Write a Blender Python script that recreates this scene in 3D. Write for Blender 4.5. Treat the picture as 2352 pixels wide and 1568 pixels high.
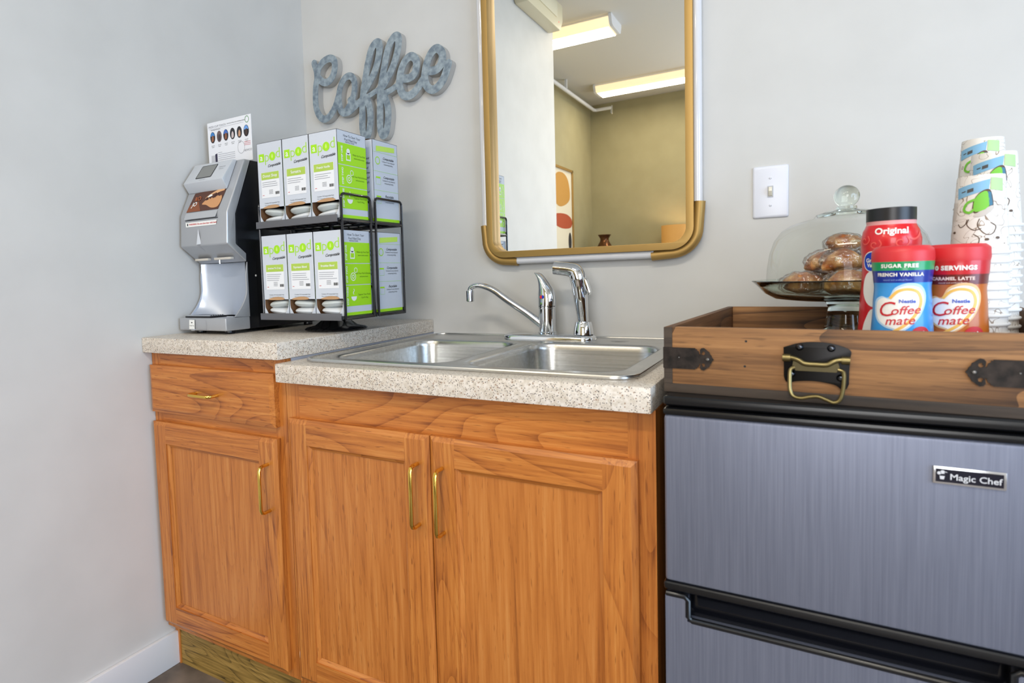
import bpy, bmesh, math, random
from mathutils import Vector, Matrix
from math import pi, sin, cos, radians as R

random.seed(7)
SC = bpy.context.scene
COL = SC.collection
for o in list(bpy.data.objects):
    bpy.data.objects.remove(o)

# ------------------------------------------------------------------ camera
FPX, CX, CY = 1411.335, 996.104, 724.150          # focal length and principal point in 2352x1568 pixels
cam_d = bpy.data.cameras.new('camera')
cam = bpy.data.objects.new('camera', cam_d)
COL.objects.link(cam)
SC.camera = cam
cam_d.sensor_width = 36.0
cam_d.sensor_fit = 'HORIZONTAL'
cam_d.lens = FPX / 2352 * 36.0
cam_d.shift_x = (1176 - CX) / 2352
cam_d.shift_y = -(784 - CY) / 2352
cam_d.clip_start = 0.02
_y, _p, _r = 0.54758641, -0.06401815, -0.03308449
_f = Vector((-sin(_y) * cos(_p), cos(_y) * cos(_p), sin(_p)))
_rt = Vector((cos(_y), sin(_y), 0))
_up = _rt.cross(_f)
_r2 = cos(_r) * _rt + sin(_r) * _up
_u2 = -sin(_r) * _rt + cos(_r) * _up
M = Matrix((_r2, _u2, -_f)).transposed().to_4x4()
M.translation = Vector((1.43389, -1.57498, 1.00328))
cam.matrix_world = M
cam_d.dof.use_dof = True
cam_d.dof.focus_distance = 1.55
cam_d.dof.aperture_fstop = 6.3

# ------------------------------------------------------------------ world, exposure, daylight
W = bpy.data.worlds.new('sky')
SC.world = W
W.use_nodes = True
W.node_tree.nodes['Background'].inputs[0].default_value = (0.62, 0.78, 1.0, 1)
W.node_tree.nodes['Background'].inputs[1].default_value = 1.0
vs = SC.view_settings
vs.view_transform = 'Standard'
vs.look = 'None'
vs.gamma = 1.0
vs.use_curve_mapping = False
vs.exposure = -0.62

cy_ = SC.cycles
cy_.max_bounces, cy_.diffuse_bounces, cy_.glossy_bounces = 8, 4, 4
cy_.transmission_bounces, cy_.transparent_max_bounces = 8, 14
cy_.caustics_reflective = cy_.caustics_refractive = False
cy_.sample_clamp_indirect = 6.0
cy_.use_adaptive_sampling = True
cy_.adaptive_threshold = .05

def area(name, loc, aim, sx, sy, power, col):
    d = bpy.data.lights.new(name, 'AREA')
    d.shape = 'RECTANGLE'
    d.size, d.size_y, d.energy, d.color = sx, sy, power, col
    o = bpy.data.objects.new(name, d)
    COL.objects.link(o)
    o.location = loc
    o.rotation_euler = (Vector(aim) - Vector(loc)).to_track_quat('-Z', 'Y').to_euler()
    return o

# room: x -0.55..3.4, y -5.05..0, z 0..2.75; daylight enters by window_1 (front wall) and window_2 (right wall)
RX, FY, H, LX, LY = 3.4, -5.05, 2.75, -0.55, -2.42
area('daylight_front_window', (1.87, FY + .03, 1.45), (1.7, 0, 1.45), 1.6, 2.0, 105, (1, .985, .96))
area('daylight_side_window', (RX - .03, -1.7, 1.15), (0, -1.1, .75), 1.7, 1.5, 80, (.57, .76, 1))

# ------------------------------------------------------------------ materials
def lin(c):
    if isinstance(c, str):
        c = [int(c[i:i + 2], 16) / 255 for i in (0, 2, 4)]
    else:
        c = [v / 255 for v in c]
    return tuple((v / 12.92 if v <= .04045 else ((v + .055) / 1.055) ** 2.4) for v in c) + (1,)

MATS = {}
def nt(name):
    m = bpy.data.materials.new(name)
    m.use_nodes = True
    t = m.node_tree
    return m, t, t.nodes['Principled BSDF'], t.nodes, t.links

def mat(name, col=None, rough=.5, metal=0., coat=0., emit=None, es=0., spec=.5):
    if name in MATS:
        return MATS[name]
    m, t, b, N, L = nt(name)
    b.inputs['Base Color'].default_value = lin(col or (200, 200, 200))
    b.inputs['Roughness'].default_value = rough
    b.inputs['Metallic'].default_value = metal
    b.inputs['Coat Weight'].default_value = coat
    b.inputs['Specular IOR Level'].default_value = spec
    if emit:
        b.inputs['Emission Color'].default_value = lin(emit)
        b.inputs['Emission Strength'].default_value = es
    MATS[name] = m
    return m

def coords(N, L, scale, rand=True):
    tc = N.new('ShaderNodeTexCoord')
    mp = N.new('ShaderNodeMapping')
    mp.inputs['Scale'].default_value = scale
    if rand:
        oi = N.new('ShaderNodeObjectInfo')
        ml = N.new('ShaderNodeVectorMath')
        ml.operation = 'MULTIPLY_ADD'
        ml.inputs[1].default_value = (3.1, 2.3, 4.7)
        L.new(oi.outputs['Random'], ml.inputs[0])
        L.new(tc.outputs['Object'], ml.inputs[2])
        L.new(ml.outputs[0], mp.inputs['Vector'])
    else:
        L.new(tc.outputs['Object'], mp.inputs['Vector'])
    return mp

def ramp(N, stops):
    r = N.new('ShaderNodeValToRGB')
    e = r.color_ramp.elements
    while len(e) < len(stops):
        e.new(.5)
    for i, (p, c) in enumerate(stops):
        e[i].position = p
        e[i].color = lin(c)
    return r

def bump(N, L, b, src, strength, dist=.001):
    bp = N.new('ShaderNodeBump')
    bp.inputs['Strength'].default_value = strength
    bp.inputs['Distance'].default_value = dist
    L.new(src, bp.inputs['Height'])
    L.new(bp.outputs[0], b.inputs['Normal'])

def wood(name, axis, stops, grain=150, rough=.38, rings=4., coat=.15, streak=.5, pores=.7):
    """long-grained wood; axis = index of the grain direction"""
    if name in MATS:
        return MATS[name]
    m, t, b, N, L = nt(name)
    sc = [1.0, 1.0, 1.0]
    sc[axis] = .035
    mp = coords(N, L, sc)
    n1 = N.new('ShaderNodeTexNoise')
    n1.inputs['Scale'].default_value = grain
    n1.inputs['Detail'].default_value = 6
    n1.inputs['Roughness'].default_value = .65
    L.new(mp.outputs[0], n1.inputs['Vector'])
    sc2 = [1.0, 1.0, 1.0]
    sc2[axis] = .16
    mp2 = coords(N, L, sc2)
    n2 = N.new('ShaderNodeTexNoise')
    n2.inputs['Scale'].default_value = rings
    n2.inputs['Detail'].default_value = 1.5
    n2.inputs['Distortion'].default_value = .6
    L.new(mp2.outputs[0], n2.inputs['Vector'])
    mm = N.new('ShaderNodeMath')
    mm.operation = 'MULTIPLY'
    mm.inputs[1].default_value = 24.0
    L.new(n2.outputs['Fac'], mm.inputs[0])
    fr = N.new('ShaderNodeMath')
    fr.operation = 'FRACT'
    L.new(mm.outputs[0], fr.inputs[0])
    pw = N.new('ShaderNodeMath')
    pw.operation = 'POWER'
    pw.inputs[1].default_value = 5.0
    L.new(fr.outputs[0], pw.inputs[0])
    mx = N.new('ShaderNodeMath')
    mx.operation = 'MULTIPLY_ADD'
    mx.inputs[1].default_value = -streak
    L.new(pw.outputs[0], mx.inputs[0])
    L.new(n1.outputs['Fac'], mx.inputs[2])
    r = ramp(N, stops)
    L.new(mx.outputs[0], r.inputs[0])
    # short dark pores along the grain
    sc3 = [1.0, 1.0, 1.0]
    sc3[axis] = .09
    mp3 = coords(N, L, sc3)
    n3 = N.new('ShaderNodeTexNoise')
    n3.inputs['Scale'].default_value = 330
    n3.inputs['Detail'].default_value = 1
    L.new(mp3.outputs[0], n3.inputs['Vector'])
    pr_ = N.new('ShaderNodeMapRange')
    pr_.inputs['From Min'].default_value = .66
    pr_.inputs['From Max'].default_value = .74
    pr_.inputs['To Max'].default_value = pores
    L.new(n3.outputs['Fac'], pr_.inputs['Value'])
    pm_ = N.new('ShaderNodeMix')
    pm_.data_type = 'RGBA'
    L.new(pr_.outputs[0], pm_.inputs[0])
    L.new(r.outputs[0], pm_.inputs[6])
    pm_.inputs[7].default_value = lin(stops[0][1])
    L.new(pm_.outputs[2], b.inputs['Base Color'])
    b.inputs['Roughness'].default_value = rough
    b.inputs['Coat Weight'].default_value = coat
    b.inputs['Coat Roughness'].default_value = .25
    bump(N, L, b, n1.outputs['Fac'], .15, .0006)
    MATS[name] = m
    return m

def mottled(name, c1, c2, scale, rough=.6, detail=4, bumps=.1, metal=0., lo=.35, hi=.65, dist=.001):
    if name in MATS:
        return MATS[name]
    m, t, b, N, L = nt(name)
    mp = coords(N, L, (1, 1, 1), False)
    n = N.new('ShaderNodeTexNoise')
    n.inputs['Scale'].default_value = scale
    n.inputs['Detail'].default_value = detail
    L.new(mp.outputs[0], n.inputs['Vector'])
    r = ramp(N, [(lo, c1), (hi, c2)])
    L.new(n.outputs['Fac'], r.inputs[0])
    L.new(r.outputs[0], b.inputs['Base Color'])
    b.inputs['Roughness'].default_value = rough
    b.inputs['Metallic'].default_value = metal
    if bumps:
        bump(N, L, b, n.outputs['Fac'], bumps, dist)
    MATS[name] = m
    return m

def speckle():
    if 'laminate' in MATS:
        return MATS['laminate']
    m, t, b, N, L = nt('laminate')
    mp = coords(N, L, (1, 1, 1), False)
    base = N.new('ShaderNodeTexNoise')
    base.inputs['Scale'].default_value = 160
    base.inputs['Detail'].default_value = 3
    L.new(mp.outputs[0], base.inputs['Vector'])
    r0 = ramp(N, [(.35, (206, 194, 178)), (.65, (228, 219, 208))])
    L.new(base.outputs['Fac'], r0.inputs[0])
    cur = r0.outputs[0]
    for sc, th, col in ((420, .27, (104, 88, 80)), (300, .16, (160, 130, 108)), (520, .24, (46, 46, 54))):
        v = N.new('ShaderNodeTexVoronoi')
        v.inputs['Scale'].default_value = sc
        v.inputs['Randomness'].default_value = 1
        L.new(mp.outputs[0], v.inputs['Vector'])
        sep = N.new('ShaderNodeSeparateColor')
        L.new(v.outputs['Color'], sep.inputs[0])
        lt = N.new('ShaderNodeMath')
        lt.operation = 'LESS_THAN'
        lt.inputs[1].default_value = th * .55
        L.new(sep.outputs[0], lt.inputs[0])
        l2 = N.new('ShaderNodeMath')
        l2.operation = 'LESS_THAN'
        l2.inputs[1].default_value = .40
        L.new(v.outputs['Distance'], l2.inputs[0])
        mu = N.new('ShaderNodeMath')
        mu.operation = 'MULTIPLY'
        L.new(lt.outputs[0], mu.inputs[0])
        L.new(l2.outputs[0], mu.inputs[1])
        mx = N.new('ShaderNodeMix')
        mx.data_type = 'RGBA'
        L.new(mu.outputs[0], mx.inputs[0])
        L.new(cur, mx.inputs[6])
        mx.inputs[7].default_value = lin(col)
        cur = mx.outputs[2]
    L.new(cur, b.inputs['Base Color'])
    b.inputs['Roughness'].default_value = .32
    MATS['laminate'] = m
    return m

def brushed(name, c1, c2, axis, rough=.32, scale=220, metal=1., aniso=.0):
    if name in MATS:
        return MATS[name]
    m, t, b, N, L = nt(name)
    sc = [1., 1., 1.]
    sc[axis] = .02
    mp = coords(N, L, sc, False)
    n = N.new('ShaderNodeTexNoise')
    n.inputs['Scale'].default_value = scale
    n.inputs['Detail'].default_value = 5
    L.new(mp.outputs[0], n.inputs['Vector'])
    r = ramp(N, [(.3, c1), (.7, c2)])
    L.new(n.outputs['Fac'], r.inputs[0])
    L.new(r.outputs[0], b.inputs['Base Color'])
    b.inputs['Metallic'].default_value = metal
    b.inputs['Roughness'].default_value = rough
    bump(N, L, b, n.outputs['Fac'], .12, .0004)
    MATS[name] = m
    return m

def clear(name, tint=(245, 250, 245), fres=.6, gl_rough=.02, noise=0., base=.04):
    """thin clear shell: see-through with fresnel gloss"""
    if name in MATS:
        return MATS[name]
    m, t, b, N, L = nt(name)
    out = N['Material Output']
    N.remove(b)
    tr = N.new('ShaderNodeBsdfTransparent')
    tr.inputs[0].default_value = lin(tint)
    gl = N.new('ShaderNodeBsdfGlossy')
    gl.inputs['Roughness'].default_value = gl_rough
    lw = N.new('ShaderNodeLayerWeight')
    pw = N.new('ShaderNodeMath')
    pw.operation = 'POWER'
    pw.inputs[1].default_value = 4.0
    L.new(lw.outputs['Facing'], pw.inputs[0])
    ad = N.new('ShaderNodeMath')
    ad.operation = 'MULTIPLY_ADD'
    ad.use_clamp = True
    ad.inputs[1].default_value = fres
    ad.inputs[2].default_value = base
    L.new(pw.outputs[0], ad.inputs[0])
    mx = N.new('ShaderNodeMixShader')
    L.new(ad.outputs[0], mx.inputs[0])
    L.new(tr.outputs[0], mx.inputs[1])
    L.new(gl.outputs[0], mx.inputs[2])
    if noise:
        mp = coords(N, L, (1, 1, 1))
        n = N.new('ShaderNodeTexNoise')
        n.inputs['Scale'].default_value = noise
        n.inputs['Detail'].default_value = 3
        L.new(mp.outputs[0], n.inputs['Vector'])
        bp = N.new('ShaderNodeBump')
        bp.inputs['Strength'].default_value = 1
        bp.inputs['Distance'].default_value = .01
        L.new(n.outputs['Fac'], bp.inputs['Height'])
        L.new(bp.outputs[0], gl.inputs['Normal'])
    L.new(mx.outputs[0], out.inputs[0])
    MATS[name] = m
    return m

def solid_glass(name, tint=(240, 248, 242), ior=1.45, rough=0.):
    if name in MATS:
        return MATS[name]
    m, t, b, N, L = nt(name)
    b.inputs['Base Color'].default_value = lin(tint)
    b.inputs['Transmission Weight'].default_value = 1
    b.inputs['Roughness'].default_value = rough
    b.inputs['IOR'].default_value = ior
    MATS[name] = m
    return m

def cup_paper():
    if 'cup_paper' in MATS:
        return MATS['cup_paper']
    m, t, b, N, L = nt('cup_paper')
    mp = coords(N, L, (1, 1, 1))
    n = N.new('ShaderNodeTexNoise')
    n.inputs['Scale'].default_value = 34
    n.inputs['Detail'].default_value = 0
    n.inputs['Distortion'].default_value = 2.2
    L.new(mp.outputs[0], n.inputs['Vector'])
    # thin brown swirls: a narrow band of the noise value
    r = ramp(N, [(.0, (238, 234, 228)), (.535, (238, 234, 228)), (.548, (150, 130, 112)), (.558, (150, 130, 112)), (.570, (238, 234, 228))])
    L.new(n.outputs['Fac'], r.inputs[0])
    L.new(r.outputs[0], b.inputs['Base Color'])
    b.inputs['Roughness'].default_value = .55
    MATS['cup_paper'] = m
    return m

HONEY = [(.22, (132, 70, 24)), (.38, (174, 102, 41)), (.52, (192, 118, 50)), (.72, (208, 140, 70))]
OAK_V = lambda: wood('oak_vertical', 2, HONEY, streak=.16)
OAK_H = lambda: wood('oak_horizontal', 0, HONEY, streak=.20)
OAK_P = lambda: wood('oak_panel', 2, [(.22, (140, 78, 30)), (.38, (178, 106, 44)), (.52, (192, 119, 53)), (.72, (204, 136, 70))], grain=110, rings=2.2, streak=.10)
KICK = lambda: wood('kick_oak', 0, [(.2, (66, 50, 18)), (.4, (134, 106, 48)), (.55, (160, 128, 64)), (.75, (180, 148, 84))], grain=170, rings=12, streak=.22, rough=.6, coat=0)
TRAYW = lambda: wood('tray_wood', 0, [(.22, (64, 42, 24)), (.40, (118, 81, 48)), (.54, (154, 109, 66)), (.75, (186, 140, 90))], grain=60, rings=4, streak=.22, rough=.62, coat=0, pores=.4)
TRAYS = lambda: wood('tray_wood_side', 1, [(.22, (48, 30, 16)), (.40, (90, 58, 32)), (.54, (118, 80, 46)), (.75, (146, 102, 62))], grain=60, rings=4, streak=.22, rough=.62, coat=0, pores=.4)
TRAYD = lambda: wood('tray_dark_edge', 0, [(.25, (40, 32, 26)), (.5, (66, 54, 44)), (1., (92, 78, 64))], grain=50, rough=.7, coat=0, streak=.1)
CHROME = lambda: mat('chrome', (225, 228, 232), .06, 1)
BRASS = lambda: mat('brass', (236, 196, 96), .14, 1)
GOLD = lambda: mat('gold_paint', (176, 142, 82), .46, .6)
BLACK = lambda: mat('black_plastic', (16, 17, 20), .28)
WIRE = lambda: mat('black_wire', (20, 22, 30), .22, .3, coat=.5)
WHITE = lambda: mat('white_paint', (232, 234, 238), .45)
CARD = lambda: mat('white_card', (206, 212, 222), .5)
LIME = lambda: mat('lime_print', (166, 226, 22), .45)
OLIVE = lambda: mat('olive_print', (176, 204, 84), .45)
INK = lambda: mat('black_ink', (28, 28, 30), .6)
GREYINK = lambda: mat('grey_ink', (150, 152, 160), .6)
WINK = lambda: mat('white_ink', (240, 242, 240), .5)
STEEL = lambda: brushed('sink_steel', (186, 186, 184), (208, 208, 206), 0, .27)
FRIDGE = lambda: brushed('fridge_steel', (114, 119, 137), (127, 132, 150), 2, .42, 420, .55)
SILVER = lambda: mat('silver_plastic', (186, 188, 192), .34, .55)
KRAFT = lambda: mat('kraft_card', (160, 116, 78), .8)

# ------------------------------------------------------------------ objects and meshes
ORG = {}
def tag(o, label=None, cat=None, group=None, kind=None):
    for k, v in (('label', label), ('category', cat), ('group', group), ('kind', kind)):
        if v:
            o[k] = v
    return o

def thing(name, label, cat, loc=(0, 0, 0), rotz=0., group=None, local=False):
    """an Empty at the thing's base; parts are given in world coordinates unless local"""
    o = bpy.data.objects.new(name, None)
    o.empty_display_size = .02
    COL.objects.link(o)
    o.location = loc
    o.rotation_euler = (0, 0, rotz)
    ORG[o] = Vector((0, 0, 0)) if local else Vector(loc)
    return tag(o, label, cat, group)

def root(o):
    while o.parent:
        o = o.parent
    return o

def put(name, me, m, parent=None):
    if m is not None:
        me.materials.clear()
        me.materials.append(m)
    o = bpy.data.objects.new(name, me)
    COL.objects.link(o)
    if parent:
        o.parent = parent
    return o

class MB:
    def __init__(s):
        s.v, s.f = [], []
    def add(s, vs, fs):
        n = len(s.v)
        s.v += [tuple(p) for p in vs]
        s.f += [tuple(n + i for i in f) for f in fs]
        return s
    def box(s, x0, x1, y0, y1, z0, z1):
        v = [(x, y, z) for z in (z0, z1) for y in (y0, y1) for x in (x0, x1)]
        return s.add(v, [(0, 2, 3, 1), (4, 5, 7, 6), (0, 1, 5, 4), (2, 6, 7, 3), (0, 4, 6, 2), (1, 3, 7, 5)])
    def cham(s, x0, x1, z0, z1, yb, yf, l=0, r=0, b=0, t=0, d=.008):
        """board facing -y, front face inset by l r b t over depth d"""
        ym = yf + d
        q = lambda a0, a1, b0, b1, y: [(a0, y, b0), (a1, y, b0), (a1, y, b1), (a0, y, b1)]
        v = q(x0, x1, z0, z1, yb) + q(x0, x1, z0, z1, ym) + q(x0 + l, x1 - r, z0 + b, z1 - t, yf)
        f = [(3, 2, 1, 0), (8, 9, 10, 11)]
        for k in (0, 4):
            for i in range(4):
                j = (i + 1) % 4
                f.append((k + i, k + j, k + 4 + j, k + 4 + i))
        return s.add(v, f)
    def lathe(s, prof, c=(0, 0, 0), seg=40, axis='z', close=False):
        """prof: list of (radius, height)"""
        v, f = [], []
        n = len(prof)
        for k in range(seg):
            a = 2 * pi * k / seg
            for r, h in prof:
                p = (r * cos(a), r * sin(a), h)
                if axis == 'y':
                    p = (p[0], h, p[1])
                elif axis == 'x':
                    p = (h, p[0], p[1])
                v.append((p[0] + c[0], p[1] + c[1], p[2] + c[2]))
        for k in range(seg):
            k2 = (k + 1) % seg
            for i in range(n - 1):
                f.append((k * n + i, k2 * n + i, k2 * n + i + 1, k * n + i + 1))
        return s.add(v, f)
    def tube(s, path, r, seg=10, closed=False, caps=True):
        P = [Vector(p) for p in path]
        n = len(P)
        rr = r if isinstance(r, (list, tuple)) else [r] * n
        T = []
        for i in range(n):
            a = P[(i - 1) % n] if (closed or i) else P[i]
            b = P[(i + 1) % n] if (closed or i < n - 1) else P[i]
            T.append((b - a).normalized())
        up = Vector((0, 0, 1)) if abs(T[0].z) < .9 else Vector((1, 0, 0))
        nrm = (up - T[0] * up.dot(T[0])).normalized()
        v, f = [], []
        for i in range(n):
            nrm = (nrm - T[i] * nrm.dot(T[i])).normalized()
            bi = T[i].cross(nrm)
            for k in range(seg):
                a = 2 * pi * k / seg
                v.append(P[i] + rr[i] * (cos(a) * nrm + sin(a) * bi))
        m = n if closed else n - 1
        for i in range(m):
            i2 = (i + 1) % n
            for k in range(seg):
                k2 = (k + 1) % seg
                f.append((i * seg + k, i * seg + k2, i2 * seg + k2, i2 * seg + k))
        if caps and not closed:
            f.append(tuple(range(seg))[::-1])
            f.append(tuple((n - 1) * seg + k for k in range(seg)))
        return s.add(v, f)
    def prism(s, poly, fn0, fn1):
        """polygon swept between two maps of its 2-d points"""
        n = len(poly)
        v = [fn0(*p) for p in poly] + [fn1(*p) for p in poly]
        f = [tuple(range(n)), tuple(range(2 * n - 1, n - 1, -1))]
        f += [(i, n + i, n + (i + 1) % n, (i + 1) % n) for i in range(n)]
        return s.add(v, f)
    def loft(s, rings, cap0=False, cap1=False):
        n = len(rings[0])
        v = [p for r_ in rings for p in r_]
        f = []
        for i in range(len(rings) - 1):
            for k in range(n):
                k2 = (k + 1) % n
                f.append((i * n + k, i * n + k2, (i + 1) * n + k2, (i + 1) * n + k))
        if cap0:
            f.append(tuple(range(n))[::-1])
        if cap1:
            f.append(tuple((len(rings) - 1) * n + k for k in range(n)))
        return s.add(v, f)
    def ball(s, c, rx, ry, rz, seg=20, rings=12, fn=None):
        v, f = [], []
        for i in range(rings + 1):
            th = pi * i / rings
            for k in range(seg):
                a = 2 * pi * k / seg
                d = Vector((sin(th) * cos(a), sin(th) * sin(a), cos(th)))
                q = fn(d) if fn else 1
                v.append((c[0] + rx * d.x * q, c[1] + ry * d.y * q, c[2] + rz * d.z * q))
        for i in range(rings):
            for k in range(seg):
                k2 = (k + 1) % seg
                f.append((i * seg + k, (i + 1) * seg + k, (i + 1) * seg + k2, i * seg + k2))
        return s.add(v, f)
    def mesh(s, name, org=None, bevel=0., smooth=False, weld=True, bseg=2, angle=35):
        o = org or Vector((0, 0, 0))
        me = bpy.data.meshes.new(name)
        me.from_pydata([(p[0] - o.x, p[1] - o.y, p[2] - o.z) for p in s.v], [], s.f)
        bm = bmesh.new()
        bm.from_mesh(me)
        if weld:
            bmesh.ops.remove_doubles(bm, verts=bm.verts, dist=1e-6)
        bmesh.ops.recalc_face_normals(bm, faces=bm.faces)
        if bevel:
            es = [e for e in bm.edges if len(e.link_faces) == 2 and e.calc_face_angle(0) > .35]
            bmesh.ops.bevel(bm, geom=es, offset=bevel, segments=bseg, affect='EDGES', profile=.6, clamp_overlap=True)
        if smooth or bevel:
            for fa in bm.faces:
                fa.smooth = True
            for e in bm.edges:
                if len(e.link_faces) == 2 and e.calc_face_angle(0) > R(angle):
                    e.smooth = False
        bm.to_mesh(me)
        bm.free()
        return me
    def build(s, name, m, parent=None, **k):
        org = ORG.get(root(parent), Vector((0, 0, 0))) if parent else None
        return put(name, s.mesh(name, org, **k), m, parent)

def struct(name, mb, m, **k):
    return tag(mb.build(name, m, **k), kind='structure')

def copy_tree(o, parent=None):
    c = o.copy()
    COL.objects.link(c)
    c.parent = parent
    for ch in o.children:
        copy_tree(ch, c)
    return c

def spline(pts, n=8, closed=False):
    """Catmull-Rom through the points"""
    P = [Vector(p) for p in pts]
    out = []
    m = len(P)
    rng = m if closed else m - 1
    for i in range(rng):
        g = lambda k: P[k % m] if closed else P[min(max(k, 0), m - 1)]
        a, b, c, d = g(i - 1), g(i), g(i + 1), g(i + 2)
        for k in range(n):
            t = k / n
            out.append(.5 * ((2 * b) + (c - a) * t + (2 * a - 5 * b + 4 * c - d) * t * t + (3 * b - a - 3 * c + d) * t ** 3))
    if not closed:
        out.append(P[-1])
    return out

def rrect(x0, x1, y0, y1, r, n=6):
    out = []
    for cx, cy, a0 in ((x1 - r, y1 - r, 0), (x0 + r, y1 - r, 90), (x0 + r, y0 + r, 180), (x1 - r, y0 + r, 270)):
        for k in range(n + 1):
            a = R(a0 + 90 * k / n)
            out.append((cx + r * cos(a), cy + r * sin(a)))
    return out

def circle(cx, cy, r, n=24, ry=None):
    return [(cx + r * cos(2 * pi * k / n), cy + (ry or r) * sin(2 * pi * k / n)) for k in range(n)]

def fill2d(loops, thick=0.):
    """filled 2-d outline with holes (even-odd); thick > 0 extrudes 0..thick. returns verts, faces"""
    cu = bpy.data.curves.new('outline', 'CURVE')
    cu.dimensions = '2D'
    cu.fill_mode = 'BOTH' if thick else 'FRONT'
    cu.extrude = thick / 2
    for lp in loops:
        sp = cu.splines.new('POLY')
        sp.points.add(len(lp) - 1)
        for p, q in zip(sp.points, lp):
            p.co = (q[0], q[1], 0, 1)
        sp.use_cyclic_u = True
    ob = bpy.data.objects.new('outline', cu)
    me = bpy.data.meshes.new_from_object(ob)
    vs = [(v.co.x, v.co.y, v.co.z + thick / 2) for v in me.vertices]
    fs = [tuple(p.vertices) for p in me.polygons]
    bpy.data.objects.remove(ob)
    bpy.data.curves.remove(cu)
    bpy.data.meshes.remove(me)
    return vs, fs

def text2d(s, size, bold=0., shear=0., align='CENTER', spacing=1.):
    cu = bpy.data.curves.new('lettering', 'FONT')
    cu.body = s
    cu.size = size
    cu.shear = shear
    cu.offset = bold
    cu.align_x = align
    cu.align_y = 'CENTER'
    cu.space_character = spacing
    cu.resolution_u = 3
    ob = bpy.data.objects.new('lettering', cu)
    me = bpy.data.meshes.new_from_object(ob)
    vs = [(v.co.x, v.co.y, 0) for v in me.vertices]
    fs = [tuple(p.vertices) for p in me.polygons]
    bpy.data.objects.remove(ob)
    bpy.data.curves.remove(cu)
    bpy.data.meshes.remove(me)
    return vs, fs

def plane_map(o, xd, yd):
    o, xd, yd = Vector(o), Vector(xd).normalized(), Vector(yd).normalized()
    n = xd.cross(yd)
    return lambda x, y, e: o + xd * x + yd * y + n * e

def decal(name, geo, fmap, m, parent, eps=.0004, sub=0., dx=0., dy=0., rot=0.):
    """flat print laid on a surface by fmap(x, y, height)"""
    vs, fs = geo
    ca, sa = cos(rot), sin(rot)
    vs = [(v[0] * ca - v[1] * sa + dx, v[0] * sa + v[1] * ca + dy) for v in vs]
    if sub:
        bm = bmesh.new()
        bv = [bm.verts.new((x, y, 0)) for x, y in vs]
        for f in fs:
            try:
                bm.faces.new([bv[i] for i in f])
            except ValueError:
                pass
        bmesh.ops.triangulate(bm, faces=bm.faces)
        for _ in range(4):
            es = [e for e in bm.edges if e.calc_length() > sub]
            if not es:
                break
            bmesh.ops.subdivide_edges(bm, edges=es, cuts=1)
            bmesh.ops.triangulate(bm, faces=bm.faces)
        bm.verts.index_update()
        vs = [(v.co.x, v.co.y) for v in bm.verts]
        fs = [tuple(v.index for v in f.verts) for f in bm.faces]
        bm.free()
    mb = MB()
    mb.add([fmap(x, y, eps) for x, y in vs], fs)
    org = ORG.get(root(parent), Vector((0, 0, 0)))
    me = bpy.data.meshes.new(name)
    me.from_pydata([tuple(Vector(p) - org) for p in mb.v], [], mb.f)
    return put(name, me, m, parent)

def poly_geo(*loops):
    return fill2d(loops)

def ribbon(path, w):
    """flat stroke of width w along a 2-d path"""
    P = [Vector((p[0], p[1], 0)) for p in path]
    vs, fs = [], []
    for i, p in enumerate(P):
        t = (P[min(i + 1, len(P) - 1)] - P[max(i - 1, 0)]).normalized()
        n = Vector((-t.y, t.x, 0)) * (w / 2)
        vs += [tuple(p + n), tuple(p - n)]
    for i in range(len(P) - 1):
        fs.append((2 * i, 2 * i + 1, 2 * i + 3, 2 * i + 2))
    return vs, fs

def join_geo(*gs):
    v, f = [], []
    for a, b in gs:
        n = len(v)
        v += list(a)
        f += [tuple(n + i for i in q) for q in b]
    return v, f

def moved(g, dx, dy, s=1.):
    return [(v[0] * s + dx, v[1] * s + dy, 0) for v in g[0]], g[1]

# ================================================================== the room
WALL = mottled('wall_paint', (207, 206, 203), (212, 211, 208), 6, .6, 3, .02)
DIM_WARM = mottled('dim_warm_wall', (168, 160, 124), (174, 166, 130), 5, .65, 3, .02)  # warm, dim light of the far room put into its wall colour
CEIL = mat('ceiling_paint', (214, 212, 206), .8)
CONC = mottled('stained_concrete', (76, 68, 62), (140, 124, 110), 9, .55, 8, .25, lo=.3, hi=.72)
T = .1
struct('floor', MB().box(LX - T, RX + T, FY - T, T, -.1, 0), CONC)
struct('ceiling', MB().box(LX - T, RX + T, FY - T, T, H, H + .1), CEIL)
struct('wall_back', MB().box(-T, RX + T, 0, T, 0, H), WALL)
struct('wall_left', MB().box(-T, 0, LY, 0, 0, H), WALL)
struct('wall_return', MB().box(LX, -T, LY, LY + T, 0, H), DIM_WARM)
struct('wall_recess', MB().box(LX - T, LX, FY, LY + T, 0, H), DIM_WARM)
W1 = (1.02, 2.72, .4, 2.45)
W2 = (-2.6, -.8, .35, 1.95)
struct('wall_front', MB().box(LX - T, W1[0], FY - T, FY, 0, H).box(W1[1], RX + T, FY - T, FY, 0, H)
       .box(W1[0], W1[1], FY - T, FY, 0, W1[2]).box(W1[0], W1[1], FY - T, FY, W1[3], H), DIM_WARM, weld=False)
struct('wall_right', MB().box(RX, RX + T, FY, W2[0], 0, H).box(RX, RX + T, W2[1], T, 0, H)
       .box(RX, RX + T, W2[0], W2[1], 0, W2[2]).box(RX, RX + T, W2[0], W2[1], W2[3], H), WALL, weld=False)
PANE = clear('window_pane', (250, 252, 255), .5)
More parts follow.
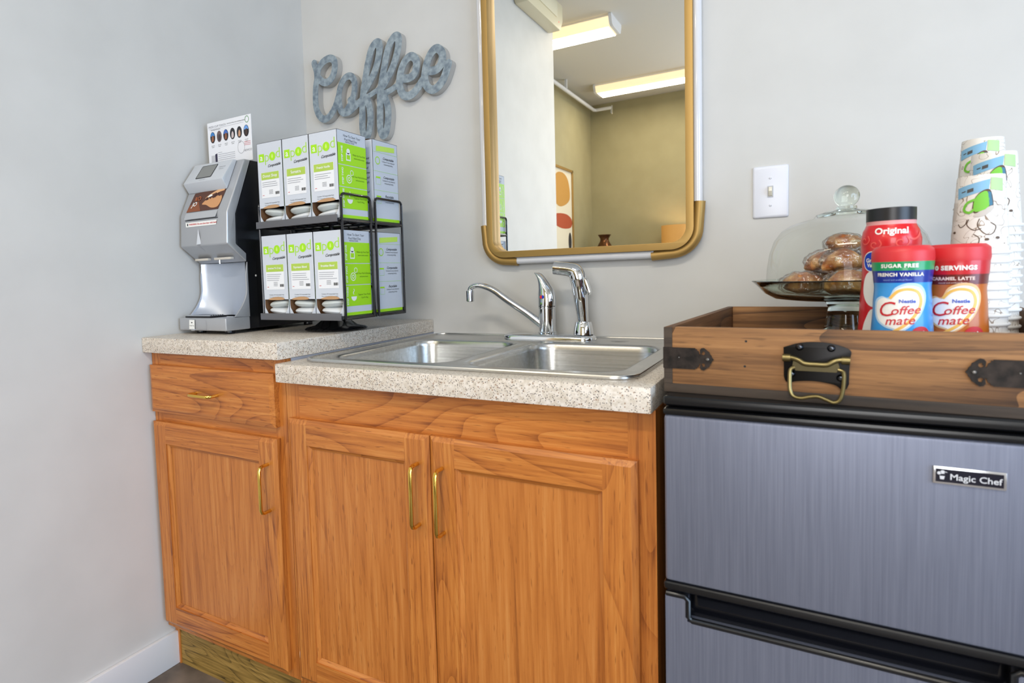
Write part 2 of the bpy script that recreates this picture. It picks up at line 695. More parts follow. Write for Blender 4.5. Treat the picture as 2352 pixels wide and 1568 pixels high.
w = struct('window_1', MB().box(W1[0], W1[0] + .05, FY - .08, FY - .02, W1[2], W1[3]).box(W1[1] - .05, W1[1], FY - .08, FY - .02, W1[2], W1[3])
           .box(W1[0], W1[1], FY - .08, FY - .02, W1[3] - .05, W1[3]).box(W1[0], W1[1], FY - .08, FY - .02, W1[2], W1[2] + .05)
           .box((W1[0] + W1[1]) / 2 - .02, (W1[0] + W1[1]) / 2 + .02, FY - .075, FY - .025, W1[2], W1[3]), WHITE(), weld=False)
MB().box(W1[0] + .05, W1[1] - .05, FY - .055, FY - .05, W1[2] + .05, W1[3] - .05).build('pane', PANE, w)
w = struct('window_2', MB().box(RX + .02, RX + .08, W2[0], W2[0] + .05, W2[2], W2[3]).box(RX + .02, RX + .08, W2[1] - .05, W2[1], W2[2], W2[3])
           .box(RX + .02, RX + .08, W2[0], W2[1], W2[3] - .05, W2[3]).box(RX + .02, RX + .08, W2[0], W2[1], W2[2], W2[2] + .05)
           .box(RX + .025, RX + .075, -1.72, -1.68, W2[2], W2[3]), WHITE(), weld=False)
MB().box(RX + .05, RX + .055, W2[0] + .05, W2[1] - .05, W2[2] + .05, W2[3] - .05).build('pane', PANE, w)
struct('baseboard_left', MB().box(0, .012, LY, -.578, 0, .088), WHITE(), bevel=.003)
struct('baseboard_recess', MB().box(LX, LX + .012, FY, LY, 0, .088), WHITE(), bevel=.003)
struct('baseboard_front', MB().box(LX, W1[0], FY, FY + .012, 0, .088), WHITE(), bevel=.003)

# ================================================================== base cabinets
YB, YF = -.617, -.635          # face-frame plane, front of doors

def pull(parent, x, z, half, vertical=True, y=YF, r=.0038, off=.027):
    s = half
    pts = [(-s, 0), (-s, off - .009), (-s + .0025, off - .003), (-s + .009, off), (s - .009, off), (s - .0025, off - .003), (s, off - .009), (s, 0)]
    path = [(x, y - b, z + a) if vertical else (x + a, y - b, z) for a, b in pts]
    return MB().tube(path, r, 10).build('handle', BRASS(), parent, smooth=True)

def cab_door(parent, x0, x1, z0, z1, hx, hz, hh):
    fw, c = .053, .009
    d = MB().box(x0 + fw - .006, x1 - fw + .006, YB - .0085, YB - .0005, z0 + fw - .006, z1 - fw + .006).build('door', OAK_P(), parent)
    MB().cham(x0, x0 + fw, z0, z1, YB, YF, l=c, b=c, t=c, d=.006).build('stile', OAK_V(), d)
    MB().cham(x1 - fw, x1, z0, z1, YB, YF, r=c, b=c, t=c, d=.006).build('stile', OAK_V(), d)
    MB().cham(x0 + fw, x1 - fw, z1 - fw, z1, YB, YF, t=c, d=.006).build('rail', OAK_H(), d)
    MB().cham(x0 + fw, x1 - fw, z0, z0 + fw, YB, YF, b=c, d=.006).build('rail', OAK_H(), d)
    a0, a1, b0, b1, m = x0 + fw, x1 - fw, z0 + fw, z1 - fw, .009
    yo, yi = YF + .0035, YB - .009
    q = lambda *p: MB().add(p, [(0, 1, 2, 3)])
    mk = lambda p, mt: put('molding', MB().add(p, [(0, 1, 2, 3)]).mesh('molding', ORG[root(parent)]), mt, d)
    O = [(a0, yo, b0), (a1, yo, b0), (a1, yo, b1), (a0, yo, b1)]
    I = [(a0 + m, yi, b0 + m), (a1 - m, yi, b0 + m), (a1 - m, yi, b1 - m), (a0 + m, yi, b1 - m)]
    for i in range(4):
        j = (i + 1) % 4
        mk([O[i], O[j], I[j], I[i]], OAK_H() if i % 2 == 0 else OAK_V())
    pull(d, hx, hz, hh)
    return d

ZB = .112
c1 = thing('base_cabinet', 'narrow honey oak base cabinet with a drawer above a single door, against the wall', 'cabinet', (.235, -.31, 0))
MB().box(.002, .018, YB + .019, -.004, 0, .834).build('side_panel', OAK_V(), c1)
MB().box(.452, .467, YB + .019, -.004, 0, .834).build('side_panel', OAK_V(), c1)
MB().box(.018, .452, YB + .019, -.004, ZB, ZB + .015).build('bottom_panel', OAK_H(), c1)
MB().box(.002, .036, YB, YB + .019, ZB, .834).build('face_stile', OAK_V(), c1)
MB().box(.433, .468, YB, YB + .019, ZB, .834).build('face_stile', OAK_V(), c1)
for z0, z1 in ((.795, .834), (.655, .690), (ZB, ZB + .035)):
    MB().box(.036, .433, YB, YB + .019, z0, z1).build('face_rail', OAK_H(), c1)
dr = MB().cham(.010, .446, .684, .803, YB, YF, l=.012, r=.012, b=.012, t=.012, d=.005).build('drawer', OAK_H(), c1)
pull(dr, .230, .744, .038, vertical=False)
cab_door(c1, .010, .446, .130, .659, .421, .550, .052)
MB().box(.018, .469, -.595, -.576, 0, ZB).build('toe_kick', KICK(), c1)

c2 = thing('base_cabinet', 'wide honey oak sink cabinet with two doors and a plain panel under the counter', 'cabinet', (.855, -.31, 0))
MB().box(.470, .486, YB + .019, -.004, 0, .789).build('side_panel', OAK_V(), c2)
MB().box(1.222, 1.238, YB + .019, -.004, 0, .789).build('side_panel', OAK_V(), c2)
MB().box(.486, 1.222, YB + .019, -.004, ZB, ZB + .015).build('bottom_panel', OAK_H(), c2)
MB().box(.469, .506, YB, YB + .019, ZB, .789).build('face_stile', OAK_V(), c2)
MB().box(1.196, 1.238, YB, YB + .019, ZB, .789).build('face_stile', OAK_V(), c2)
MB().box(.506, 1.196, YB, YB + .019, .690, .789).build('apron', OAK_H(), c2)
MB().box(.506, 1.196, YB, YB + .019, ZB, ZB + .035).build('face_rail', OAK_H(), c2)
MB().box(.818, .862, YB + .001, YB + .019, ZB + .035, .690).build('face_stile', OAK_V(), c2)
cab_door(c2, .484, .8385, .130, .710, .815, .598, .058)
cab_door(c2, .8405, 1.213, .130, .710, .868, .594, .060)
MB().box(.469, 1.238, -.595, -.576, 0, ZB).build('toe_kick', KICK(), c2)
decal('paint_chip', poly_geo(spline([(0, -.018), (.0028, -.008), (.002, .008), (0, .02), (-.0028, .01), (-.002, -.006)], 3, True)),
      plane_map((.4745, YB, .168), (1, 0, 0), (0, 0, 1)), WINK(), c2)

# ================================================================== worktops
LAM = speckle()
t1 = tag(MB().box(.0005, .473, -.642, -.001, .835, .873).build('countertop', LAM, bevel=.0035),
         'higher speckled beige laminate countertop carrying the brewer and pod rack', 'countertop')
ZR = .829
t2 = thing('countertop', 'lower speckled beige laminate countertop around the steel sink', 'countertop', (.853, -.32, ZR))
mb = MB()
v, f = fill2d([[(.4695, -.648), (1.238, -.648), (1.238, -.001), (.4695, -.001)], rrect(.515, 1.188, -.585, -.045, .03)], .040)
mb.add([(p[0], p[1], p[2] + ZR - .04) for p in v], f)
mb.build('top_slab', LAM, t2, bevel=.003)
MB().box(.4695, .473, -.600, -.001, ZR, .835).build('filler_strip', mat('grey_edge', (150, 156, 170), .5), t2)
MB().box(.474, 1.238, -.005, -.001, ZR, ZR + .005).build('caulk_bead', WHITE(), t2)

# ================================================================== sink
sk = thing('sink', 'brushed stainless steel double bowl drop-in sink', 'sink', (.85, -.31, ZR))
B1 = (.537, .835, -.562, -.168)
B2 = (.866, 1.170, -.562, -.168)
mb = MB()
v, f = fill2d([rrect(.497, 1.206, -.604, -.022, .042, 8), rrect(*B1, .055, 8), rrect(*B2, .055, 8)], .0045)
mb.add([(p[0], p[1], p[2] + ZR) for p in v], f)
mb.build('rim', STEEL(), sk, bevel=.0012)
# raised bead along the outer edge
bead = [(x, y, ZR + .0045) for x, y in rrect(.501, 1.202, -.600, -.026, .038, 8)]
MB().tube(bead, .003, 8, closed=True).build('edge_bead', STEEL(), sk, smooth=True)
for (x0, x1, y0, y1) in (B1, B2):
    rg = []
    for ins, z, r in ((0, .0045, .055), (.002, .0035, .055), (.0045, 0, .054), (.006, -.012, .053), (.012, -.125, .05), (.02, -.15, .045), (.04, -.166, .035), (.09, -.172, .03)):
        rg.append([(x, y, ZR + z) for x, y in rrect(x0 + ins, x1 - ins, y0 + ins, y1 - ins, r, 8)])
    bo = MB().loft(rg, cap1=True).build('bowl', STEEL(), sk, smooth=True, angle=50)
    cx, cy = (x0 + x1) / 2, (y0 + y1) / 2
    MB().lathe([(.0, -.1695), (.018, -.1695), (.030, -.1705), (.044, -.1685), (.045, -.1725)], (cx, cy, ZR), 24).build('drain', CHROME(), bo, smooth=True)
MB().lathe([(0, .0085), (.012, .008), (.020, .0062), (.0225, .0045)], (1.052, -.098, ZR), 24).build('hole_cover', STEEL(), sk, smooth=True)

# ================================================================== faucet
fx, fy = .868, -.093
Z0 = ZR + .0046
fa = thing('faucet', 'chrome single lever kitchen faucet on its base plate', 'faucet', (fx, fy, Z0))
def plate_ring(ins, z):
    return [(x, y, Z0 + z) for x, y in rrect(.751 + ins, .992 - ins, fy - .032 + ins, fy + .030 - ins, .030 - ins, 8)]
MB().loft([plate_ring(0, 0), plate_ring(0, .007), plate_ring(.003, .011), plate_ring(.010, .014)], True, True).build('base_plate', CHROME(), fa, smooth=True, angle=60)
MB().lathe([(.0235, .013), (.0235, .018), (.021, .02), (.021, .078), (.022, .079), (.022, .083), (.021, .084)], (fx, fy, Z0), 32).build('body', CHROME(), fa, smooth=True)
# lever: cap that sweeps up to a thin tongue towards the spout
rg = []
for t, (ox, oz, rx, ry) in enumerate([(0, .0845, .0225, .0215), (.001, .100, .0232, .0215), (.0, .114, .0222, .0205), (-.002, .128, .0190, .0185), (-.007, .142, .0140, .0165), (-.013, .155, .0105, .0145), (-.020, .165, .0085, .0130), (-.026, .1690, .0065, .0115), (-.029, .1695, .0025, .007)]):
    rg.append([(fx + ox + rx * cos(2 * pi * k / 24), fy + ry * sin(2 * pi * k / 24), Z0 + oz) for k in range(24)])
MB().loft(rg, False, True).build('lever', CHROME(), fa, smooth=True, angle=70)
cp = [MB().lathe([(0, -.0006), (.0042, -.0004), (.0045, 0)], (fx + dx, fy - .0210, Z0 + .108), 12, 'y') for dx in (-.0062, -.0032)]
cp[0].build('hot_mark', mat('red_dot', (214, 32, 40), .3), fa)
cp[1].build('cold_mark', mat('blue_dot', (30, 60, 190), .3), fa)
sp = spline([(fx - .012, fy - .004, Z0 + .036), (fx - .05, fy - .01, Z0 + .066), (fx - .10, fy - .018, Z0 + .100), (fx - .138, fy - .024, Z0 + .1275), (fx - .168, fy - .028, Z0 + .1395), (fx - .188, fy - .030, Z0 + .1405), (fx - .200, fy - .031, Z0 + .1345), (fx - .2025, fy - .0315, Z0 + .125)], 6)
MB().tube(sp, [.0105 - .0035 * min(1, i / 30) for i in range(len(sp))], 14).build('spout', CHROME(), fa, smooth=True)
MB().lathe([(0, .098), (.0085, .098), (.0105, .100), (.0108, .127), (.008, .129)], (fx - .2025, fy - .0315, Z0), 20).build('aerator', CHROME(), fa, smooth=True)
sy = thing('side_sprayer', 'chrome pull-out side sprayer resting in its holder beside the faucet', 'sprayer', (.962, fy, Z0 + .0142))
MB().lathe([(.0245, 0), (.0235, .010), (.0205, .026), (.0185, .031), (.0135, .0315)], (.962, fy, Z0 + .0142), 28).build('holder', CHROME(), sy, smooth=True)
st = spline([(.962, fy, Z0 + .040), (.960, fy, Z0 + .062), (.957, fy - .001, Z0 + .100), (.954, fy - .002, Z0 + .130), (.951, fy - .003, Z0 + .152), (.945, fy - .004, Z0 + .168), (.930, fy - .006, Z0 + .1745), (.911, fy - .008, Z0 + .1775), (.893, fy - .010, Z0 + .180)], 5)
rr = [.0125, .0140, .0170, .0180, .0200, .0195, .0175, .0165, .0165]
MB().tube(st, [rr[min(8, i // 5)] + (rr[min(8, i // 5 + 1)] - rr[min(8, i // 5)]) * (i % 5) / 5 for i in range(len(st))], 18).build('wand', CHROME(), sy, smooth=True, angle=60)
tr = [(.958, .158), (.974, .150), (.984, .118), (.980, .110), (.972, .116), (.966, .135)]
MB().prism(tr, lambda x, z: (x, fy - .011, Z0 + z), lambda x, z: (x, fy + .006, Z0 + z)).build('trigger', CHROME(), sy, bevel=.003)

# ================================================================== mirror
mi = thing('wall_mirror', 'tall rounded mirror in a gold frame with clear rods and gold elbows', 'mirror', (.94, -.02, 1.03))
MT = 1.98
inner = rrect(.678 + .017, 1.2085 - .017, 1.0465 + .017, MT - .017, .035, 10)
outer = rrect(.678, 1.2085, 1.0465, MT, .052, 10)
v, f = fill2d([outer, inner], .030)
mb = MB()
mb.add([(p[0], -.040 + p[2], p[1]) for p in v], f)
mb.build('inner_frame', GOLD(), mi, bevel=.0025)
v, f = fill2d([rrect(.69, 1.197, 1.058, MT - .012, .04, 10)], .004)
mb = MB()
mb.add([(p[0], -.0145 + p[2], p[1]) for p in v], f)
mb.build('mirror_glass', mat('mirror_silver', (238, 240, 238), .0, 1), mi)
ry, rr0, cr = -.0205, .0112, .058
xl, xr, zb, zt = .6675, 1.2150, 1.0385, MT + .006
def elbow(cx, cz, a0, dx, la, lb):
    arc = [(cx + cr * cos(R(a0 + 90 * k / 10)), ry, cz + cr * sin(R(a0 + 90 * k / 10))) for k in range(11)]
    t0 = (Vector(arc[0]) - Vector(arc[1])).normalized()
    t1_ = (Vector(arc[-1]) - Vector(arc[-2])).normalized()
    return MB().tube([tuple(Vector(arc[0]) + t0 * la)] + arc + [tuple(Vector(arc[-1]) + t1_ * lb)], rr0 + .0012, 16)
elbow(xl + cr, zb + cr, 180, 0, .042, .035).build('elbow', GOLD(), mi, smooth=True)
elbow(xr - cr, zb + cr, 270, 0, .046, .060).build('elbow', GOLD(), mi, smooth=True)
elbow(xr - cr, zt - cr, 0, 0, .042, .035).build('elbow', GOLD(), mi, smooth=True)
elbow(xl + cr, zt - cr, 90, 0, .046, .060).build('elbow', GOLD(), mi, smooth=True)
ACR = mat('acrylic_rod', (226, 226, 230), .12, 0, .6)
for a, b in (((xl, ry, zb + cr + .04), (xl, ry, zt - cr - .05)), ((xr, ry, zb + cr + .06), (xr, ry, zt - cr - .03)),
             ((xl + cr + .03, ry, zb), (xr - cr - .04, ry, zb)), ((xl + cr + .05, ry, zt), (xr - cr - .03, ry, zt))):
    MB().tube([a, b], rr0 - .0006, 16).build('rod', ACR, mi, smooth=True)

# ================================================================== light switch
sw = thing('light_switch', 'white toggle light switch plate on the wall right of the mirror', 'switch', (1.3625, 0, 1.165))
PLW = mat('switch_plastic', (232, 234, 244), .3)
mb = MB()
x0, x1, z0, z1 = 1.3275, 1.3975, 1.108, 1.2223
rg = [[(x, -y, z) for x, z in rrect(x0 + i, x1 - i, z0 + i, z1 - i, .004, 3)] for y, i in ((.0005, 0), (.003, 0), (.0052, .002), (.006, .0045))]
MB().loft(rg, True, True).build('cover_plate', PLW, sw, smooth=True, angle=50)
MB().box(1.3568, 1.3682, -.0075, -.0055, 1.153, 1.178).build('toggle_slot', mat('slot_grey', (186, 188, 196), .5), sw)
MB().add([(1.3585, -.0075, 1.155), (1.3665, -.0075, 1.155), (1.3665, -.0075, 1.176), (1.3585, -.0075, 1.176),
          (1.3592, -.0105, 1.157), (1.3658, -.0105, 1.157), (1.3658, -.0165, 1.166), (1.3592, -.0165, 1.166),
          (1.3592, -.0140, 1.1745), (1.3658, -.0140, 1.1745)],
         [(0, 1, 5, 4), (4, 5, 6, 7), (7, 6, 9, 8), (8, 9, 2, 3), (0, 4, 7, 8, 3), (1, 2, 9, 6, 5)]).build('toggle', mat('toggle_ivory', (232, 226, 208), .3), sw, bevel=.0006)
for z in (1.135, 1.195):
    s_ = MB().lathe([(0, -.0078), (.0022, -.0074), (.0031, -.006)], (1.3625, 0, z), 14, 'y').build('screw', PLW, sw, smooth=True)
    MB().box(1.3605, 1.3645, -.0081, -.0074, z - .0004, z + .0004).build('screw_slot', mat('slot_grey'), s_)

# ================================================================== refrigerator
fr = thing('refrigerator', 'compact two door refrigerator with brushed grey steel doors and black trim', 'refrigerator', (1.49, -.38, 0))
FX0, FX1, FYF = 1.256, 1.730, -.660
MB().box(FX0 + .004, FX1 - .004, -.605, -.10, .02, .806).build('body', mat('fridge_black', (22, 22, 26), .4), fr, bevel=.004)
MB().box(FX0, FX1, -.657, -.10, .806, .8205).build('top_cover', BLACK(), fr, bevel=.006, bseg=3)
MB().box(FX0 + .012, FX1 - .012, -.635, -.602, .515, .809).build('gasket', mat('gasket_black', (6, 6, 7), .7), fr)
fd = MB().box(FX0 + .002, FX1 - .002, FYF, -.612, .548, .794).build('freezer_door', FRIDGE(), fr, bevel=.006, bseg=3)
MB().box(FX0 + .001, FX1 - .001, FYF - .0015, -.612, .794, .8035).build('door_trim', BLACK(), fd, bevel=.0035)
MB().box(FX0 + .000, FX1 - .000, FYF - .003, -.612, .536, .548).build('door_trim', BLACK(), fd, bevel=.0045, bseg=3)
# lower door with the step cut for the hand recess
HX0, HX1 = 1.288, 1.640
zt1, zt2 = .527, .493
outl = [(FX0 + .002, .06), (FX1 - .002, .06), (FX1 - .002, zt1), (HX1, zt1), (HX1, zt2), (HX0, zt2), (HX0, zt1), (FX0 + .002, zt1)]
rd = MB().prism(outl, lambda x, z: (x, FYF, z), lambda x, z: (x, -.612, z)).build('lower_door', FRIDGE(), fr)
tp = [(FX0 + .003, zt1 + .002), (HX0 - .004, zt1 + .002), (HX0 + .001, zt1 - .003), (HX0 + .001, zt2 + .007), (HX0 + .006, zt2 + .002), (HX1 - .006, zt2 + .002), (HX1 - .001, zt2 + .007), (HX1 - .001, zt1 - .003), (HX1 + .004, zt1 + .002), (FX1 - .003, zt1 + .002)]
MB().tube([(x, FYF + .002, z) for x, z in tp], .0042, 10).build('door_trim', BLACK(), rd, smooth=True)
MB().box(HX0, HX1, -.640, -.612, zt2 + .001, .536).add([(HX0 + .012, -.655, .535), (HX1 - .012, -.655, .535), (HX1 - .012, -.641, .511), (HX0 + .012, -.641, .511)], [(0, 1, 2, 3)]).build('hand_recess', mat('recess_black', (12, 13, 18), .12), rd)
MB().box(FX0 + .02, FX1 - .02, -.60, -.58, 0, .05).build('base_grille', BLACK(), fr)
bx0, bx1, bz0, bz1 = 1.5615, 1.6275, .7395, .7605
bd = MB().box(bx0, bx1, FYF - .003, FYF, bz0, bz1).build('badge', mat('badge_silver', (214, 216, 222), .2, .9), fd, bevel=.0012)
MB().box(bx0 + .0028, bx1 - .0028, FYF - .0034, FYF - .003, bz0 + .0028, bz1 - .0028).build('badge_face', mat('badge_navy', (14, 16, 34), .15), bd)
bm_ = plane_map(((bx0 + bx1) / 2 + .0055, FYF - .0034, (bz0 + bz1) / 2 - .001), (1, 0, 0), (0, 0, 1))
decal('lettering', text2d('Magic Chef', .0102, .00012), bm_, mat('badge_letter', (225, 228, 235), .3, .4), bd)
hat = poly_geo([(-.0016, -.005), (.0018, -.005), (.0026, -.001), (-.0022, -.001)], circle(-.0026, .0022, .0019, 12), circle(.0006, .0036, .0022, 12), circle(.0036, .0026, .0017, 12))
decal('chef_mark', hat, plane_map((bx0 + .0085, FYF - .0034, (bz0 + bz1) / 2 + .0005), (1, 0, 0), (0, 0, 1)), mat('badge_letter'), bd)

# ================================================================== pod coffee brewer
bw = thing('coffee_brewer', 'silver and black single-cup coffee brewer standing by the corner', 'coffee maker', (.101, -.36, .873))
X0, X1 = .010, .192
A, B, C, D = (-.450, 1.321), (-.515, 1.182), (-.520, 1.102), (-.459, 1.056)
prof = [A, B, C, D, (-.458, 1.078), (-.490, 1.102), (-.487, 1.178), (-.429, 1.321)]
pr = lambda poly, a, b: MB().prism(poly, lambda y, z: (a, y, z), lambda y, z: (b, y, z))
hd = pr(prof, X0, X1).build('head_shell', SILVER(), bw, bevel=.004, bseg=3)
BLKM = mat('brewer_black', (14, 15, 20), .3)
pr([(-.4285, 1.3205), (-.4865, 1.178), (-.4895, 1.1015), (-.4575, 1.0785), (-.4575, 1.0560), (-.4280, 1.0560), (-.4280, .882), (-.19, .882), (-.19, 1.3205)], X0 + .002, X1 - .001).build('rear_housing', BLKM, bw, bevel=.003)
for a_, b_ in ((X0 + .002, X0 + .004), (X1 - .003, X1 - .001)):
    MB().box(a_, b_, -.4575, -.4275, .8825, 1.0565).build('housing_side', BLKM, bw)
for z in (1.02, .94):
    MB().lathe([(0, .0015), (.0022, .001), (.003, 0)], (X1 - .001, -.43 if z > 1 else -.405, z), 10, 'x').build('housing_screw', mat('screw_white', (220, 222, 226), .3), bw)
# control wedge with screen
wp = [(-.450, 1.322), (-.463, 1.322), (-.503, 1.268), (-.487, 1.243), (-.478, 1.262)]
wd = pr(wp, X0 + .003, X1 - .026).build('control_pod', mat('light_silver', (212, 216, 222), .32, .35), bw, bevel=.003)
up = Vector((0, wp[1][0] - wp[2][0], wp[1][1] - wp[2][1])).normalized()
wm = plane_map((.085, wp[2][0], wp[2][1]), (1, 0, 0), up)
decal('screen_bezel', poly_geo(rrect(-.031, .031, .012, .058, .003, 3)), wm, INK(), wd, .0004)
decal('screen', poly_geo(rrect(-.028, .029, .014, .056, .002, 3)), wm, mat('lcd_grey', (128, 130, 128), .25), wd, .0008)
decal('brand_print', join_geo(moved(text2d('FRESH CUP', .005), .054, .044), moved(text2d('TOUCH', .005), .054, .037)), wm, GREYINK(), wd)
decal('caption', text2d('push to start', .0045), wm, GREYINK(), wd, dy=.007)
# picture on the sloping front
up = Vector((0, A[0] - B[0], A[1] - B[1])).normalized()
am = plane_map(((X0 + X1) / 2 - .004, B[0], B[1]), (1, 0, 0), up)
pic = decal('picture', poly_geo([(-.066, .010), (.058, .010), (.066, .074), (-.056, .066)]), am, mat('picture_brown', (84, 44, 26), .35), bw, .0008)
decal('picture_glow', poly_geo([(-.066, .010), (-.01, .010), (-.03, .04), (-.060, .03)]), am, mat('picture_rust', (136, 74, 38), .35), pic, .0011)
hand = spline([(-.012, .030), (.006, .026), (.030, .016), (.054, .018), (.060, .040), (.050, .052), (.026, .048), (.004, .044)], 5, True)
decal('picture_palm', poly_geo(hand), am, mat('picture_skin', (206, 150, 100), .35), pic, .0013)
decal('picture_fingers', poly_geo(spline([(-.006, .046), (.010, .058), (.034, .068), (.056, .071), (.060, .064), (.040, .060), (.016, .050)], 4, True)), am, mat('picture_tan', (222, 172, 124), .35), pic, .0013)
beans = []
for k in range(26):
    t = random.random()
    beans.append(circle(-.002 + .052 * t, .046 + .010 * t + random.uniform(-.006, .006), .0034, 7, .0024))
for k in range(0, 26, 13):
    decal('picture_beans', join_geo(*[poly_geo(b_) for b_ in beans[k:k + 13]]), am, mat('picture_bean', (72, 32, 24) if k else (72, 32, 24), .35), pic, .0016 + k * .00002)
decal('scoop', poly_geo(spline([(.004, .048), (.016, .050), (.020, .054), (.012, .056), (.006, .053)], 3, True)), am, WINK(), pic, .002)
decal('lettering', text2d('RO', .017, .0003), am, mat('rust_letter', (176, 92, 44), .4), pic, .002, dx=-.034, dy=.047, rot=.1)
decal('lettering', text2d('JO', .017, .0003, .2), am, WINK(), pic, .002, dx=-.042, dy=.031, rot=.1)
decal('front_plate', poly_geo(rrect(-.066, .058, -.012, .007, .002, 3)), am, mat('plate_grey', (192, 195, 200), .35, .3), bw, .0006)
MB().box(X0 + .022, X1 - .034, B[0] - .0022, B[0] + .002, B[1] - .0135, B[1] - .012).build('seam', INK(), bw)
cm_ = plane_map(((X0 + X1) / 2 - .004, C[0], C[1]), (1, 0, 0), (0, B[0] - C[0], B[1] - C[1]))
ws = decal('warning_label', poly_geo([(-.062, .050), (.056, .050), (.058, .062), (-.064, .062)]), cm_, WINK(), bw, .0010)
decal('lettering', text2d('WARNING: Do not close door with hand', .0062, .0001), cm_, mat('red_ink', (206, 40, 44), .5), ws, .0014, dx=.004, dy=.056)
decal('warning_mark', poly_geo(circle(-.055, .056, .0022, 10, .0036)), cm_, INK(), ws, .0014)
# spout ridge and chute flaps under the head
MB().add([(.086, C[0] - .0005, 1.145), (.079, C[0] + .001, 1.106), (.093, C[0] + .001, 1.106), (.086, C[0] - .008, 1.104), (.086, D[0] - .03, 1.080)],
         [(0, 1, 3), (0, 3, 2), (1, 4, 3), (3, 4, 2)]).build('spout_ridge', SILVER(), bw)
for a, b in ((.026, .078), (.102, .166)):
    MB().box(a, b, -.489, -.478, 1.064, 1.070).build('chute_flap', mat('flap_beige', (206, 200, 190), .4), bw, bevel=.001)
MB().tube([(.112, -.478, 1.07), (.112, -.478, 1.054)], .003, 10).build('brew_nozzle', CHROME(), bw)
# cup bay: concave sheet, side cheeks, base
rows = []
for z, fl in ((1.056, 0), (1.02, 0), (.985, .0), (.960, .006), (.940, .016), (.925, .030), (.9165, .048)):
    row = []
    for k in range(25):
        t = k / 24
        x = X0 + .004 + (X1 - .004 - X0 - .004) * t
        row.append((x, -.462 + .026 * sin(pi * t) ** .7 - fl * abs(2 * t - 1) ** 1.5, z))
    rows.append(row)
mb = MB()
n = 25
mb.add([p for r_ in rows for p in r_], [(i * n + k, i * n + k + 1, (i + 1) * n + k + 1, (i + 1) * n + k) for i in range(len(rows) - 1) for k in range(n - 1)])
BAY = mat('bay_silver', (192, 200, 214), .34, .45)
mb.build('cup_bay', BAY, bw, smooth=True)
cheek = spline([(-.4575, 1.056), (-.463, 1.02), (-.464, .978), (-.476, .950), (-.497, .925), (-.508, .916)], 4)
poly = [(p[0], p[1]) for p in cheek] + [(-.4575, .914)]
pr(poly, X1 - .005, X1).build('side_cheek', SILVER(), bw, bevel=.001)
pr(poly, X0, X0 + .005).build('side_cheek', BAY, bw, bevel=.001)
MB().box(X0 + .032, X1 - .006, -.4575, -.4300, 1.0562, 1.0575).build('bay_shadow_panel', BLKM, bw)
bs = MB().box(X0, X1, -.537, -.4575, .882, .915).build('base', SILVER(), bw, bevel=.004, bseg=3)
MB().box(X0 + .022, X1 - .062, -.534, -.480, .9152, .9195).build('drip_tray', BLKM, bw, bevel=.001)
for k in range(7):
    MB().box(X0 + .026, X1 - .066, -.531 + .007 * k, -.5275 + .007 * k, .9197, .9215).build('drip_grate_bar', CHROME(), bw)
bmp = plane_map((X0 + .052, -.537, .897), (1, 0, 0), (0, 0, 1))
lb = decal('tag', poly_geo([(-.010, -.011), (.012, -.011), (.013, .013), (-.008, .013)]), bmp, WINK(), bs, .002)
decal('lettering', text2d('Fresh Cup', .0042), bmp, INK(), lb, .0023, dx=.0015, dy=-.002)
decal('tag_leaf', poly_geo(circle(.002, .006, .0028, 10, .0016)), bmp, INK(), lb, .0023)
decal('drawer_seam', join_geo(ribbon([(-.034, -.012), (.058, -.012)], .0007), ribbon([(.056, -.012), (.056, .012)], .0007)), bmp, GREYINK(), bs, .0006)
MB().box(X0 + .050, X0 + .064, -.540, -.535, .8815, .8855).build('drawer_latch', CHROME(), bs, bevel=.001)
for x, y in ((X0 + .04, -.50), (X1 - .03, -.50), (X0 + .02, -.22), (X1 - .02, -.22)):
    MB().lathe([(.012, .873), (.013, .876), (.013, .883)], (x, y, 0), 16).build('foot', BLKM, bw)
# recycling mark of three chasing arrows
rc = plane_map((X1 - .045, -.4385, .960), Vector((1, -.35, 0)), (0, 0, 1))
arrows = []
for k in range(3):
    a = 2 * pi * k / 3
    rot = lambda p: (p[0] * cos(a) - p[1] * sin(a), p[0] * sin(a) + p[1] * cos(a))
    arrows.append(poly_geo([rot(p) for p in ((-.0065, -.0062), (.002, -.0062), (.002, -.0080), (.0062, -.0046), (.002, -.0012), (.002, -.003), (-.0048, -.003))]))
decal('recycling_mark', join_geo(*arrows), rc, mat('mark_grey', (88, 94, 104), .5), bw, .004)

# ================================================================== instruction sheet on the brewer
sh = thing('instruction_sheet', 'white printed instruction sheet with six oval pictures standing on the brewer', 'sheet', (.11, -.424, 1.3222))
MB().box(.026, .196, -.4245, -.4235, 1.3222, 1.4395).build('sheet', mat('sheet_paper', (236, 238, 244), .4), sh)
sm = plane_map((.111, -.4245, 1.381), (1, 0, 0), (0, 0, 1))
decal('title', text2d('FRESH CUP TOUCH', .0078), sm, GREYINK(), sh, dx=-.045, dy=.046)
decal('subtitle', text2d('brewing instructions', .0045), sm, INK(), sh, dx=-.052, dy=.038)
decal('subtitle', text2d('Join the journey, taste something amazing', .0040), sm, INK(), sh, dx=.028, dy=.047)
decal('rule_line', ribbon([(-.078, .0405), (.058, .0415)], .0005), sm, GREYINK(), sh)
decal('ring_logo', poly_geo(circle(.070, .047, .0075, 20, .009), circle(.070, .047, .0060, 20, .0074)), sm, mat('logo_green', (96, 150, 96), .5), sh)
cols = [((60, 130, 200), (150, 96, 66)), ((110, 92, 92), (66, 58, 62)), ((66, 110, 190), (140, 86, 58)), ((38, 36, 44), (206, 190, 190)), ((40, 40, 48), (196, 150, 120)), ((110, 160, 226), (70, 52, 46))]
